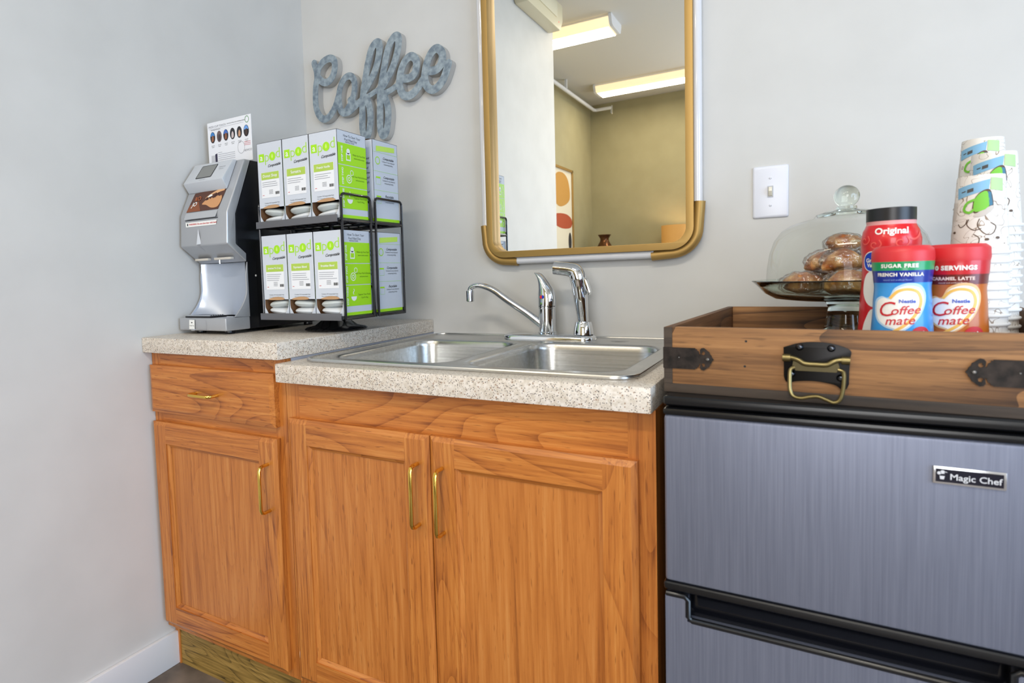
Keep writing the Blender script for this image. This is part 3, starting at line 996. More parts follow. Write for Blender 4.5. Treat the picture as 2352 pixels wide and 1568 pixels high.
for i, (ca, cb) in enumerate(cols):
    x = -.065 + .0262 * i
    ov = decal('oval_picture', poly_geo(circle(x, .018, .0098, 24, .0150)), sm, mat('oval_dark_%d' % i, ca if i not in (0, 2, 5) else (38, 36, 42), .4), sh)
    decal('oval_scene', poly_geo([p for p in circle(x, .018, .0088, 24, .0138) if p[1] >= .021]), sm, mat('oval_top_%d' % i, ca, .4), ov, .0007)
    decal('oval_figure', poly_geo(spline([(x - .003, .007), (x + .004, .008), (x + .005, .018), (x + .001, .024), (x - .003, .018)], 4, True)), sm, mat('oval_fig_%d' % i, cb, .4), ov, .001)
    decal('caption', join_geo(moved(text2d('press the', .0034), x, -.004), moved(text2d('button', .0034), x, -.008)), sm, INK(), sh)
decal('small_print', join_geo(*[ribbon([(-.046, -.025 - .005 * k), (.02 if k else -.03, -.025 - .005 * k)], .0009) for k in range(5)]), sm, GREYINK(), sh)
decal('red_print', join_geo(*[ribbon([(.056, -.010 - .004 * k), (.080, -.010 - .004 * k)], .0009) for k in range(3)]), sm, mat('red_ink'), sh)
decal('seal', poly_geo(circle(.044, -.022, .0135, 24, .016), circle(.044, -.022, .0127, 24, .0152)), sm, GREYINK(), sh)
decal('machine_picture', poly_geo([(-.074, -.030), (-.053, -.030), (-.053, -.052), (-.074, -.052)]), sm, mat('tiny_machine', (196, 198, 204), .5), sh)
decal('machine_picture_dark', poly_geo([(-.058, -.028), (-.050, -.026), (-.050, -.052), (-.058, -.052)]), sm, mat('tiny_machine_dark', (44, 38, 66), .5), sh, .0007)
decal('lettering', text2d('NEWCO', .008), sm, GREYINK(), sh, dx=.069, dy=-.032)

# ================================================================== rotating wire rack
rk = thing('pod_rack', 'black two tier rotating wire rack on a round base', 'rack', (.335, -.283, .873))
RKC, RKS, RKZ = Vector((.386, -.345, .8785)), .945, .0055
MB().lathe([(0, .8675), (.083, .8675), (.086, .871), (.081, .875), (.058, .880), (.040, .8935), (.028, .897), (.0, .897)], (.335, -.283, 0), 48).build('base', mat('rack_base_black', (14, 14, 16), .22, 0, .3), rk, smooth=True)
MB().tube([(.335, -.283, .895), (.335, -.283, 1.150)], .009, 16).build('post', WIRE(), rk, smooth=True)
RXA, RXB, RYA, RYB = .1990, .4755, -.420, -.150
for z in (.9095, 1.1505):
    sf = MB().tube([(RXA, RYA, z), (RXB, RYA, z), (RXB, RYB, z), (RXA, RYB, z)], .0032, 8, closed=True).build('shelf_frame', WIRE(), rk, smooth=True)
    for k in range(1, 8):
        x = RXA + (RXB - RXA) * k / 8
        MB().tube([(x, RYA, z), (x, RYB, z)], .0018, 6).build('shelf_wire', WIRE(), sf, smooth=True)
    for y in (-.345, -.283, -.215):
        MB().tube([(RXA, y, z - .004), (RXB, y, z - .004)], .0026, 6).build('shelf_wire', WIRE(), sf, smooth=True)
    for y, nm in ((RYA - .0035, -1), (RYB + .0035, 1)):
        MB().box(RXA - .004, RXB - .003, y - .0012, y + .0012, z - .006, z + .0115).build('price_rail', mat('rail_grey', (104, 104, 108), .3, .3), sf, bevel=.0006)
    mb = MB().tube([(.300, -.283, z - .006), (.370, -.283, z - .006)], .006, 8)
    mb.build('hub', WIRE(), sf)
def loop(x, ya, yb, za, zb, r=.012):
    p = []
    for cy, cz, a0 in ((yb - r, zb - r, 0), (ya + r, zb - r, 90)):
        for k in range(5):
            a = R(a0 + 90 * k / 4)
            p.append((x, cy + r * cos(a), cz + r * sin(a)))
    return [(x, yb, za)] + p + [(x, ya, za)]
for x in (.4775, .1962):
    for ya, yb in ((-.413, -.297), (-.276, -.154)):
        MB().tube(loop(x, ya, yb, .9045, 1.213), .0033, 10).build('side_loop', WIRE(), rk, smooth=True)
        MB().tube([(x, ya, .906), (x, yb, .906)], .0028, 8).build('side_rail', WIRE(), rk, smooth=True)
        MB().tube([(x, ya, 1.1475), (x, yb, 1.1475)], .0028, 8).build('side_rail', WIRE(), rk, smooth=True)
for za, zb in ((.906, .985), (1.1475, 1.205)):
    MB().tube([(RXB, -.2885, za)] + [(RXB - .004, -.2885, zb - .008), (RXB - .012, -.2885, zb), (RXA + .012, -.2885, zb), (RXA + .004, -.2885, zb - .008)] + [(RXA, -.2885, za)], .003, 8).build('divider_loop', WIRE(), rk, smooth=True)

rk.location, rk.scale = RKC, (RKS,) * 3

# ================================================================== pod cartons
BW_, BD_, BH_ = .0900, .1130, .2130
def carton(label, loc, flavour, rotz=0., lines=4):
    g = 'pod cartons on the rack'
    t = thing('pod_carton', label, 'box', RKC + (Vector(loc) - Vector((.335, -.283, .873))) * RKS, rotz, g, local=True)
    t.scale = (RKS,) * 3
    hx, hy, th, oz = BW_ / 2, BD_ / 2, .0008, .044
    mb = MB()
    mb.box(-hx, -hx + th, -hy, hy, 0, BH_).box(hx - th, hx, -hy, hy, 0, BH_).box(-hx, hx, hy - th, hy, 0, BH_)
    mb.box(-hx, hx, -hy, hy, 0, th).box(-hx, hx, -hy, hy, BH_ - th, BH_).box(-hx, hx, -hy, -hy + th, oz, BH_)
    mb.add([(-hx, -hy, oz), (-hx, -hy, .004), (-hx + .016, -hy, .004), (-hx + .004, -hy, .022)], [(0, 1, 2, 3)])
    mb.add([(hx, -hy, oz), (hx, -hy, .004), (hx - .016, -hy, .004), (hx - .004, -hy, .022)], [(0, 1, 2, 3)])
    mb.box(-hx, hx, -hy, -hy + th, 0, .004)
    mb.build('carton', CARD(), t, weld=False)
    MB().add([(-hx + .0012, -hy + .002, .001), (hx - .0012, -hy + .002, .001), (hx - .0012, -hy + .002, oz + .01), (-hx + .0012, -hy + .002, oz + .01),
              (-hx + .0012, hy - .01, .001), (hx - .0012, hy - .01, .001), (hx - .0012, hy - .01, oz + .01), (-hx + .0012, hy - .01, oz + .01)],
             [(0, 1, 5, 4), (1, 2, 6, 5), (0, 4, 7, 3), (4, 5, 6, 7), (3, 7, 6, 2)]).build('liner', mat('liner_kraft', (120, 84, 54), .85), t)
    decal('torn_edge', poly_geo(spline([(-.03, .0), (-.018, .0035), (.0, .006), (.018, .0055), (.03, .001), (.02, -.002), (-.02, -.002)], 4, True)),
          plane_map((random.uniform(-.008, .008), -hy, oz + .0005), (1, 0, 0), (0, 0, 1)), mat('torn_kraft', (188, 148, 108), .8), t, .0006)
    lf = MB().add([(-.03, -hy + .004, BH_ + .0004), (.035, -hy + .004, BH_ + .0004), (.035, hy - .004, BH_ + .004), (-.03, hy - .004, BH_ + .003)], [(0, 1, 2, 3)])
    lf.build('lid_flap', KRAFT(), t)
    for k in range(2):
        zc = .0125 + .0195 * k
        sgn = random.choice((-1, 1)) * random.uniform(.03, .12)
        def pill(d, s_=sgn):
            return 1.
        mb = MB().ball((0, 0, 0), .0425, .052, .0125, 24, 10, pill)
        off = random.uniform(-.0008, .0008)
        mb.v = [(.0425 * math.copysign(abs(x / .0425) ** .55, x) if abs(x) > 1e-9 else 0., y, z * (1 + .10 * sin(90 * x + 3 * k))) for x, y, z in mb.v]
        mb.v = [(x + off, y - .008, zc + z + x * sgn) for x, y, z in mb.v]
        mb.build('coffee_packet', mat('packet_white', (222, 224, 226), .35) if k % 2 == 0 else mat('packet_grey', (206, 212, 210), .35), t, smooth=True)
    MB().box(-.03, .036, -hy + .010, -hy + .03, .0300, .0315).build('packet_edge', mat('packet_green', (46, 106, 58), .5), t)
    # front print
    fm = plane_map((0, -hy, 0), (1, 0, 0), (0, 0, 1))
    zl = .176
    decal('logo_tile', poly_geo([(-.0385, zl - .012), (-.0195, zl - .012), (-.0195, zl + .0085), (-.0385, zl + .0085)]), fm, LIME(), t)
    decal('logo_letter', text2d('a', .0225, .0002), fm, WINK(), t, .0007, dx=-.029, dy=zl - .0015)
    decal('logo_letter', text2d('p', .038, -.0005), fm, LIME(), t, dx=-.0095, dy=zl - .001)
    decal('logo_bean', poly_geo(circle(.0105, zl - .001, .0112, 22)), fm, LIME(), t)
    decal('logo_drop', poly_geo(spline([(.0105, zl + .006), (.0135, zl - .002), (.0105, zl - .006), (.0075, zl - .002)], 4, True)), fm, mat('logo_pale', (206, 240, 120), .5), t, .0007)
    decal('logo_letter', text2d('d', .038, -.0005), fm, LIME(), t, dx=.0310, dy=zl + .0045)
    decal('lettering', text2d('Compostable', .0098, .0001, .45, spacing=.86), fm, INK(), t, dx=.0150, dy=zl - .0235, rot=.06)
    lz = .130
    lb_ = decal('sticker', poly_geo([(-.0335, lz - .060), (.0325, lz - .060), (.0325, lz + .006), (-.0335, lz + .006)]), fm, mat('sticker_white', (236, 238, 242), .4), t, .0005)
    decal('flavour_band', poly_geo([(-.0320, lz - .013), (.0310, lz - .013), (.0310, lz + .0055), (-.0320, lz + .0055)]), fm, OLIVE(), lb_, .0008)
    sz = min(.0105, .105 / max(8, len(flavour)))
    decal('lettering', text2d(flavour, sz, .00015), fm, WINK(), lb_, .0011, dx=-.001, dy=lz - .0038)
    gl = [ribbon([(-.030, lz - .020 - .0052 * k), (random.uniform(.012, .028), lz - .020 - .0052 * k)], .0012) for k in range(lines)]
    decal('small_print', join_geo(*gl), fm, GREYINK(), lb_, .0009)
    decal('sketch', join_geo(*[ribbon([(-.006, lz - .041 - .003 * k), (.008, lz - .041 - .003 * k)], .0007) for k in range(4)]), fm, INK(), lb_, .0009)
    decal('barcode', join_geo(*[ribbon([(.0165 + .0019 * k, lz - .053), (.0165 + .0019 * k, lz - .046)], .0007 + .0005 * (k % 3)) for k in range(8)]), fm, INK(), lb_, .0009)
    decal('red_mark', ribbon([(-.0300, lz - .053), (-.024, lz - .053)], .0012), fm, mat('red_ink'), lb_, .0009)
    decal('lettering', join_geo(moved(text2d('Contains 18 Compostable Pods', .0042), .002, .0560), moved(text2d('Please compost where facilities are available', .0030), .002, .0505)), fm, mat('dark_grey_ink', (84, 86, 90), .6), t)
    # side with the three green steps
    gm = plane_map((hx, 0, 0), (0, 1, 0), (0, 0, 1))
    hh = hy - .0008
    decal('lettering', join_geo(moved(text2d('How To Start Your', .0085), .001, .201), moved(text2d('Pod Filled Day', .0085), -.004, .192), moved(text2d('INSTRUCTIONS', .005), -.008, .186)), gm, mat('dark_grey_ink'), t)
    z = .1825
    for k in range(3):
        bl = decal('green_block', poly_geo([(-hh, z - .0515), (hh, z - .0515), (hh, z), (-hh, z)]), gm, LIME(), t)
        zc = z - .026
        decal('step_number', text2d('STEP ' + ('ONE', 'TWO', 'THREE')[k], .0085, .0003), gm, WINK(), bl, .0007, dx=-.040, dy=zc, rot=pi / 2)
        if k == 0:
            ic = [poly_geo([(-.025, zc - .015), (-.007, zc - .015), (-.007, zc + .004), (-.025, zc + .004)], [(-.0225, zc - .012), (-.0095, zc - .012), (-.0095, zc - .001), (-.0225, zc - .001)]), poly_geo(circle(-.016, zc + .008, .0068, 18))]
        elif k == 1:
            ic = [poly_geo(circle(-.016, zc - .006, .0105, 22), circle(-.016, zc - .006, .0085, 22)), poly_geo(circle(-.016, zc - .006, .0050, 18), circle(-.016, zc - .006, .0030, 18)), poly_geo(circle(-.005, zc + .010, .0068, 18), circle(-.005, zc + .010, .0052, 18))]
        else:
            ic = [poly_geo([p for p in circle(-.016, zc - .002, .011, 28) if p[1] <= zc - .001]), ribbon(spline([(-.016, zc + .003), (-.0185, zc + .008), (-.0145, zc + .012), (-.016, zc + .017)], 4), .0022)]
        decal('step_icon', join_geo(*ic), gm, WINK(), bl, .0007)
        decal('lettering', join_geo(moved(text2d(('Wake Up Your Pod', 'Put Your Pod In Brewer', 'Capture Your Fresh')[k], .0062), .026, zc + .002), moved(text2d(('mmm mmm aroma', 'and press brew', 'Cup Or Mug')[k], .0055), .027, zc - .006)), gm, mat('dark_green_ink', (70, 110, 20), .6), bl, .0007)
        z -= .0535
    decal('green_band', poly_geo([(-hh, .001), (hh, .001), (hh, .0085), (-hh, .0085)]), gm, LIME(), t)
    # plain side with certification marks
    wm_ = plane_map((-hx, 0, 0), (0, -1, 0), (0, 0, 1))
    decal('slogan_band', poly_geo([(-.042, .184), (.042, .190), (.043, .203), (-.041, .198)]), wm_, mat('slogan_lime', (198, 234, 96), .5), t)
    for k, (tt, zc) in enumerate((('Compostable', .160), ('Compostable', .110), ('Recyclable', .060))):
        decal('rule_line', ribbon([(-hh, zc + .022), (hh, zc + .022)], .0006), wm_, LIME(), t)
        if k == 0:
            ic = poly_geo(circle(-.036, zc, .0105, 20), circle(-.036, zc, .0082, 20))
        else:
            ic = join_geo(poly_geo([(-.046, zc + .004), (-.026, zc + .004), (-.026, zc + .008), (-.046, zc + .008)]), ribbon([(-.046, zc + .004), (-.046, zc - .012), (-.026, zc - .012), (-.026, zc + .004)], .0007))
        decal('mark_icon', ic, wm_, LIME(), t)
        decal('lettering', text2d(tt, .0092, .0001, .4), wm_, INK(), t, dx=.012, dy=zc + .008)
        decal('small_print', join_geo(moved(text2d('Compost in any industrial', .0056), .012, zc), moved(text2d('composting facility', .0056), .012, zc - .007)), wm_, mat('dark_grey_ink'), t)
    decal('green_band', poly_geo([(-hh, .001), (hh, .001), (hh, .0085), (-hh, .0085)]), wm_, LIME(), t)
    km = plane_map((0, hy, 0), (-1, 0, 0), (0, 0, 1))
    decal('small_print', join_geo(*[moved(text2d(s_, .0088, 0, .3), 0, .165 - .0125 * k) for k, s_ in enumerate(('we grind and roast', 'great organic coffee', 'seal in each pod', 'brew one at a time', 'then send the pod', 'back to the earth', 'roast coffee', 'compost the pod', 'every morning'))]), km, INK(), t)
    decal('green_band', poly_geo([(-hx, .001), (hx, .001), (hx, .0085), (-hx, .0085)]), km, LIME(), t)
    return t

ZL, ZU = .9130, 1.1540
names = [['Donut Shop', 'Sumatra', 'French Vanilla'], ['Jamaican Me Crazy', 'Espresso Blend', 'Breakfast Blend']]
where = ['upper rack tier', 'lower rack tier']
for r_ in range(2):
    for i in range(3):
        nm = names[r_][i]
        pos = ('nearest the brewer', 'in the middle', 'green side showing')[i]
        carton('white %s pod carton on the %s, %s' % (nm, where[r_], pos), (.2445 + .0915 * i, -.3565, (ZU, ZL)[r_]), nm, lines=(3, 4)[r_])
    carton('white pod carton with certification marks at the back of the %s' % where[r_], (.4275, -.2145, (ZU, ZL)[r_]), 'House Blend', pi)

# ================================================================== galvanised coffee sign
# stroke centre lines of the script word, metres on the wall (x along the wall, z up)
STROKES = [(0.0112, [(0.0674, 1.7015), (0.0759, 1.6752), (0.0764, 1.6506), (0.0695, 1.6248), (0.0666, 1.5882), (0.0688, 1.5582), (0.08, 1.5336), (0.0974, 1.5194), (0.1172, 1.5219), (0.1359, 1.536), (0.1515, 1.5565), (0.1606, 1.5767)]), (0.0116, [(0.0781, 1.6576), (0.0855, 1.6807), (0.1045, 1.6976), (0.1309, 1.7038), (0.1496, 1.6944), (0.1522, 1.6722), (0.1438, 1.6486), (0.1252, 1.6335), (0.1025, 1.6346), (0.0837, 1.6516)]), (0.0107, [(0.1637, 1.5641), (0.165, 1.588), (0.1754, 1.6149), (0.1936, 1.6318), (0.2123, 1.6337), (0.226, 1.6197), (0.2279, 1.5957), (0.2224, 1.573), (0.2111, 1.5523), (0.1945, 1.5336), (0.18, 1.5264), (0.168, 1.538), (0.1637, 1.5641)]), (0.0107, [(0.1799, 1.5247), (0.2019, 1.5252), (0.2242, 1.537), (0.2446, 1.5478), (0.2616, 1.5543)]), (0.0061, [(0.2038, 1.5619), (0.2118, 1.5653), (0.2205, 1.5555), (0.2309, 1.5478)]), (0.0116, [(0.2597, 1.564), (0.2668, 1.5979), (0.2761, 1.6335), (0.2851, 1.6642), (0.2969, 1.6941), (0.3124, 1.7103), (0.3255, 1.7104), (0.3282, 1.6942), (0.3241, 1.6699), (0.3167, 1.6485), (0.3038, 1.6234), (0.2864, 1.6012), (0.2706, 1.5832)]), (0.0114, [(0.2634, 1.5892), (0.258, 1.5549), (0.2544, 1.5201), (0.252, 1.4851), (0.2531, 1.4588), (0.2603, 1.4388), (0.2742, 1.4463), (0.2822, 1.4733), (0.2844, 1.5011), (0.2814, 1.5298), (0.2734, 1.5499)]), (0.0079, [(0.2647, 1.5561), (0.2859, 1.5617), (0.31, 1.5702), (0.3278, 1.5762)]), (0.0116, [(0.3259, 1.5661), (0.3332, 1.5993), (0.3436, 1.6362), (0.3538, 1.6705), (0.3665, 1.6973), (0.3827, 1.7139), (0.3953, 1.7134), (0.3982, 1.6971), (0.3934, 1.6712), (0.3824, 1.6442), (0.3686, 1.6198), (0.3519, 1.598), (0.3367, 1.5803)]), (0.0114, [(0.3264, 1.5776), (0.3233, 1.5435), (0.3217, 1.5091), (0.32, 1.4745), (0.3217, 1.4486), (0.3298, 1.4335), (0.3418, 1.4434), (0.3489, 1.4723), (0.3516, 1.4995), (0.3485, 1.5253), (0.3395, 1.5476)]), (0.0089, [(0.3327, 1.5569), (0.3559, 1.5607), (0.3761, 1.5673), (0.3933, 1.5743)]), (0.0119, [(0.4051, 1.589), (0.4298, 1.5854), (0.4492, 1.5939), (0.4577, 1.6155), (0.4558, 1.6336), (0.4406, 1.6461), (0.4211, 1.6385), (0.4058, 1.617), (0.3973, 1.5894), (0.3971, 1.5646), (0.4059, 1.5438), (0.4208, 1.5351), (0.4401, 1.5377), (0.4597, 1.552), (0.4765, 1.5699)]), (0.0119, [(0.4947, 1.5938), (0.5181, 1.5899), (0.5366, 1.5986), (0.5456, 1.6194), (0.5427, 1.6372), (0.5282, 1.6498), (0.5111, 1.6428), (0.4958, 1.621), (0.4868, 1.5943), (0.4845, 1.5706), (0.4924, 1.5493), (0.5083, 1.5376), (0.5267, 1.5419), (0.5454, 1.559), (0.5569, 1.5805), (0.5642, 1.6005)])]
GALV = mottled('galvanised_steel', (122, 136, 148), (168, 181, 189), 70, .45, 5, .05, metal=.35, lo=.36, hi=.66)

def stroke_outline(strokes, cell=.0016):
    """outline of the union of round strokes: distance field and marching squares"""
    segs = []
    for rad, pts in strokes:
        sp = spline([(p[0], p[1], 0) for p in pts], 6)
        for a, b in zip(sp, sp[1:]):
            segs.append((a.x, a.y, b.x, b.y, rad))
    x0 = min(min(s[0], s[2]) for s in segs) - .02
    x1 = max(max(s[0], s[2]) for s in segs) + .02
    y0 = min(min(s[1], s[3]) for s in segs) - .02
    y1 = max(max(s[1], s[3]) for s in segs) + .02
    nx, ny = int((x1 - x0) / cell) + 2, int((y1 - y0) / cell) + 2
    G = [[.01] * nx for _ in range(ny)]
    for ax, ay, bx, by, rad in segs:
        m = rad + .006
        i0, i1 = max(0, int((min(ax, bx) - m - x0) / cell)), min(nx - 1, int((max(ax, bx) + m - x0) / cell) + 1)
        j0, j1 = max(0, int((min(ay, by) - m - y0) / cell)), min(ny - 1, int((max(ay, by) + m - y0) / cell) + 1)
        dx, dy = bx - ax, by - ay
        L2 = dx * dx + dy * dy + 1e-12
        for j in range(j0, j1 + 1):
            py = y0 + j * cell
            row = G[j]
            for i in range(i0, i1 + 1):
                px = x0 + i * cell
                t = ((px - ax) * dx + (py - ay) * dy) / L2
                t = 0 if t < 0 else 1 if t > 1 else t
                d = math.hypot(px - ax - t * dx, py - ay - t * dy) - rad
                if d < row[i]:
                    row[i] = d
    nxt = {}
    pt = {}
    def cut(i, j, k, l):
        key = (i, j, k, l) if (i, j) < (k, l) else (k, l, i, j)
        if key not in pt:
            a, b = G[j][i], G[l][k]
            t = a / (a - b)
            pt[key] = (x0 + (i + (k - i) * t) * cell, y0 + (j + (l - j) * t) * cell)
        return key
    for j in range(ny - 1):
        for i in range(nx - 1):
            c = [(i, j), (i + 1, j), (i + 1, j + 1), (i, j + 1)]
            ins = [G[q][p] < 0 for p, q in c]
            if all(ins) or not any(ins):
                continue
            ent, ext = [], []
            for k in range(4):
                a, b = c[k], c[(k + 1) % 4]
                if ins[k] != ins[(k + 1) % 4]:
                    (ext if ins[k] else ent).append(cut(a[0], a[1], b[0], b[1]))
            for a, b in zip(ext, ent if len(ent) == 1 else ent[::-1] if False else ent):
                nxt[a] = b
    loops = []
    seen = set()
    for k0 in list(nxt):
        if k0 in seen:
            continue
        lp, k = [], k0
        while k not in seen and k in nxt:
            seen.add(k)
            lp.append(pt[k])
            k = nxt[k]
        if len(lp) > 8:
            for _ in range(3):
                n_ = len(lp)
                lp = [((lp[q - 1][0] + 2 * lp[q][0] + lp[(q + 1) % n_][0]) / 4, (lp[q - 1][1] + 2 * lp[q][1] + lp[(q + 1) % n_][1]) / 4) for q in range(n_)]
            loops.append(lp[::2])
    return loops

sg = thing('coffee_sign', 'galvanised metal cut-out sign spelling Coffee in script on the wall', 'sign', (.33, -.02, 1.42))
LOOPS = stroke_outline(STROKES)
v, f = fill2d(LOOPS, .0225)
mb = MB()
mb.add([(p[0], -.0235 + p[2], p[1]) for p in v], f)
SIDE = mat('sign_return', (186, 184, 180), .45, .25)
mb.build('lettering', SIDE, sg, smooth=True, angle=40)
v, f = fill2d(LOOPS, .0012)
mb = MB()
mb.add([(p[0], -.0248 + p[2], p[1]) for p in v], f)
mb.build('lettering_face', GALV, sg)

# ================================================================== serving tray on the refrigerator
TL = Vector((1.253, -.624, .8207))
TA = R(-4)
ty = thing('serving_tray', 'rustic brown wooden tray with black metal straps on top of the refrigerator', 'tray', TL, TA, local=True)
TW, TD, TH, tt = .460, .505, .0965, .011
MB().box(tt, TW - tt, 0, tt, .013, TH).build('front_board', TRAYW(), ty, bevel=.0008)
MB().box(tt, TW - tt, TD - tt, TD, .013, TH).build('back_board', TRAYW(), ty, bevel=.0008)
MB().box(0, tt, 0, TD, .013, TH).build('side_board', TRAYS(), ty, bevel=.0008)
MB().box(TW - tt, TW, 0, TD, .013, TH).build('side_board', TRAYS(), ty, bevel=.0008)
MB().box(tt, TW - tt, tt, TD - tt, .004, .0125).build('bottom_panel', TRAYW(), ty)
for a in ((-.0008, TW + .0008, -.0008, .012), (-.0008, TW + .0008, TD - .012, TD + .0008)):
    MB().box(a[0], a[1], a[2], a[3], 0, .0132).build('base_strip', TRAYD(), ty, bevel=.0008)
for a in ((-.0008, .012), (TW - .012, TW + .0008)):
    MB().box(a[0], a[1], .0122, TD - .0122, 0, .0132).build('base_strip', TRAYD(), ty, bevel=.0008)
for a in (0, TW - tt):
    MB().box(a - .0006, a + tt + .0002, -.0008, .0004, .0134, TH - .0006).build('corner_edge', TRAYD(), ty)
IRON = mottled('black_iron', (30, 27, 26), (58, 50, 46), 90, .5, 4, .12, metal=.6)
def strap_outline():
    up_ = [(0, .0155), (.043, .0155), (.0435, .0140), (.0452, .0142), (.0460, .0118), (.0478, .0112), (.0490, .0070), (.0505, .0060)]
    scroll = [(.0500, .0092), (.0496, .0128), (.0516, .0156), (.0550, .0162), (.0578, .0140), (.0598, .0120), (.0622, .0105), (.0630, .0076), (.0652, .0050), (.0656, .0028), (.0680, .0)]
    notch = [(.0555, .0060), (.0570, .0080), (.0560, .0105), (.0540, .0108), (.0530, .0092)]
    hole = [(.0518, .0068), (.0545, .0058), (.0566, .0075), (.0562, .0104), (.0540, .0112), (.0524, .0100), (.0535, .0088), (.0515, .0085)]
    top = up_ + scroll
    bot = [(x, -z) for x, z in top[::-1][1:]]
    return [top + bot, hole, [(x, -z) for x, z in hole]]
for sx, x0 in ((1, 0.), (-1, TW)):
    lp = strap_outline()
    if sx < 0:
        lp = [[(x + (.053 if x > .01 else 0), z) for x, z in q] for q in lp]
    v, f = fill2d(lp, .0014)
    mb = MB()
    mb.add([(x0 + sx * p[0], -.0022 + p[2], .051 + p[1]) for p in v], f)
    s_ = mb.build('strap', IRON, ty)
    MB().box(min(x0, x0 - sx * .0014), max(x0, x0 - sx * .0014), -.0022, .06, .0355, .0665).build('strap_side', IRON, s_)
    ex = .053 if sx < 0 else 0
    MB().lathe([(0, -.0042), (.0018, -.0038), (.0026, -.0022)], (x0 + sx * (.0600 + ex), 0, .051), 12, 'y').build('strap_screw', mat('screw_steel', (120, 118, 116), .35, .8), s_, smooth=True)
    MB().lathe([(0, -.0036), (.0009, -.0032), (.0012, -.0022)], (x0 + sx * (.021 + ex), 0, .052), 8, 'y').build('strap_nail', mat('screw_steel'), s_, smooth=True)
for x, z in ((.109, .0785), (.1075, .0435)):
    MB().lathe([(0, -.0003), (.0015, -.0003), (.0017, .0002)], (x, 0, z), 10, 'y').build('nail_hole', INK(), ty)
hx = .1915
ol = spline([(-.037, .0725), (-.02, .0785), (0, .0808), (.02, .0785), (.0368, .0715), (.037, .062)], 4) + [Vector(p).to_3d() for p in ((.036, .045), (.0358, .028))] + \
    spline([(.0358, .028), (.033, .0215), (.028, .0205), (.02, .026), (0, .0292), (-.02, .028), (-.030, .0255), (-.0345, .0275), (-.0365, .034)], 4)[1:] + [Vector((-.0365, .045, 0))]
v, f = fill2d([[(p[0], p[1]) for p in ol]], .002)
mb = MB()
mb.add([(hx + p[0], -.0028 + p[2], p[1]) for p in v], f)
hp = mb.build('handle_plate', mat('handle_black', (24, 23, 24), .32, .7), ty, bevel=.0005)
BRONZE = mat('antique_bronze', (128, 116, 78), .32, .9)
for x, z in ((-.0185, .0735), (.0165, .0730), (-.0275, .0375), (.0268, .0355)):
    bo = MB().lathe([(0, -.0075), (.0024, -.0072), (.004, -.0055), (.0047, -.0028)], (hx + x, 0, z), 16, 'y').build('bolt', mat('bolt_steel', (86, 90, 98), .2, 1), hp, smooth=True)
    MB().lathe([(0, -.0079), (.0014, -.0079), (.0016, -.0072)], (hx + x, 0, z), 6, 'y').build('bolt_socket', INK(), bo)
br = spline([(-.0365, -.006, .0590), (-.027, -.006, .0590), (-.019, -.0075, .0565), (-.012, -.008, .0525), (0, -.008, .0520), (.012, -.008, .0523), (.019, -.0075, .0565), (.026, -.006, .0587), (.0360, -.006, .0582)], 4)
MB().tube([(hx + p.x, p.y, p.z) for p in br], .0034, 12).build('handle_bracket', BRONZE, hp, smooth=True)
for x, z in ((-.033, .0590), (.0325, .0584)):
    MB().lathe([(0, -.0045), (.0052, -.0045), (.0052, .0045), (0, .0045)], (hx + x, -.006, z), 14, 'x').build('hinge_barrel', BRONZE, hp, smooth=True)
MB().prism([(-.025, .0580), (-.019, .0560), (-.012, .0520), (.012, .0518), (.019, .0560), (.0235, .0575), (.0262, .0475), (.0225, .0425), (-.0225, .0425), (-.0265, .0480)],
           lambda x, z: (hx + x, -.0062, z), lambda x, z: (hx + x, -.0046, z)).build('bracket_web', mat('web_bronze', (96, 88, 64), .35, .9), hp)
bl = spline([(-.0235, -.006, .0470), (-.0285, -.0065, .0435), (-.0292, -.008, .030), (-.0285, -.0095, .017), (-.0245, -.0105, .0092), (-.016, -.011, .0072), (-.006, -.011, .0098), (.003, -.011, .0108), (.012, -.011, .0075), (.020, -.011, .0045), (.0262, -.0105, .0080), (.0292, -.0095, .018), (.0305, -.008, .032), (.0298, -.0065, .0435), (.0240, -.006, .0462)], 4)
MB().tube([(hx + p.x, p.y, p.z) for p in bl], .0025, 10).build('handle_bail', BRONZE, hp, smooth=True)

# ================================================================== cake stand, dome, pastries
TF = .8334                           # top of the tray's bottom panel
KX, KY = 1.492, -.262
GL = clear('clear_glass', (252, 253, 251), .6, .01, base=.02)
SG = solid_glass('heavy_glass', (236, 244, 236))
cs = thing('cake_stand', 'clear glass footed cake stand in the tray', 'cake stand', (KX, KY, TF))
MB().lathe([(0, TF), (.050, TF), (.052, TF + .004), (.046, TF + .016), (.036, TF + .040), (.029, TF + .072), (.027, TF + .092), (.032, TF + .102), (.0, TF + .104)], (KX, KY, 0), 48).build('foot', SG, cs, smooth=True, angle=60)
ZP = TF + .104
MB().lathe([(0, ZP + .0003), (.085, ZP + .0003), (.112, ZP + .004), (.128, ZP + .014), (.140, ZP + .028), (.147, ZP + .0345), (.149, ZP + .0355), (.148, ZP + .0372), (.144, ZP + .036), (.135, ZP + .028), (.124, ZP + .016), (.110, ZP + .009), (.08, ZP + .0062), (0, ZP + .006)], (KX, KY, 0), 64).build('plate', SG, cs, smooth=True, angle=70)
dm = thing('cake_dome', 'clear glass dome with a ball knob covering the pastries', 'dome', (KX, KY, ZP + .0155))
zd = ZP + .0172
MB().lathe([(.1245, zd), (.1250, zd + .012), (.1235, zd + .04), (.1195, zd + .068), (.112, zd + .091), (.100, zd + .108), (.084, zd + .1185), (.066, zd + .1245), (.050, zd + .128), (.046, zd + .134), (.030, zd + .140)], (KX, KY, 0), 72).build('shell', GL, dm, smooth=True, angle=80)
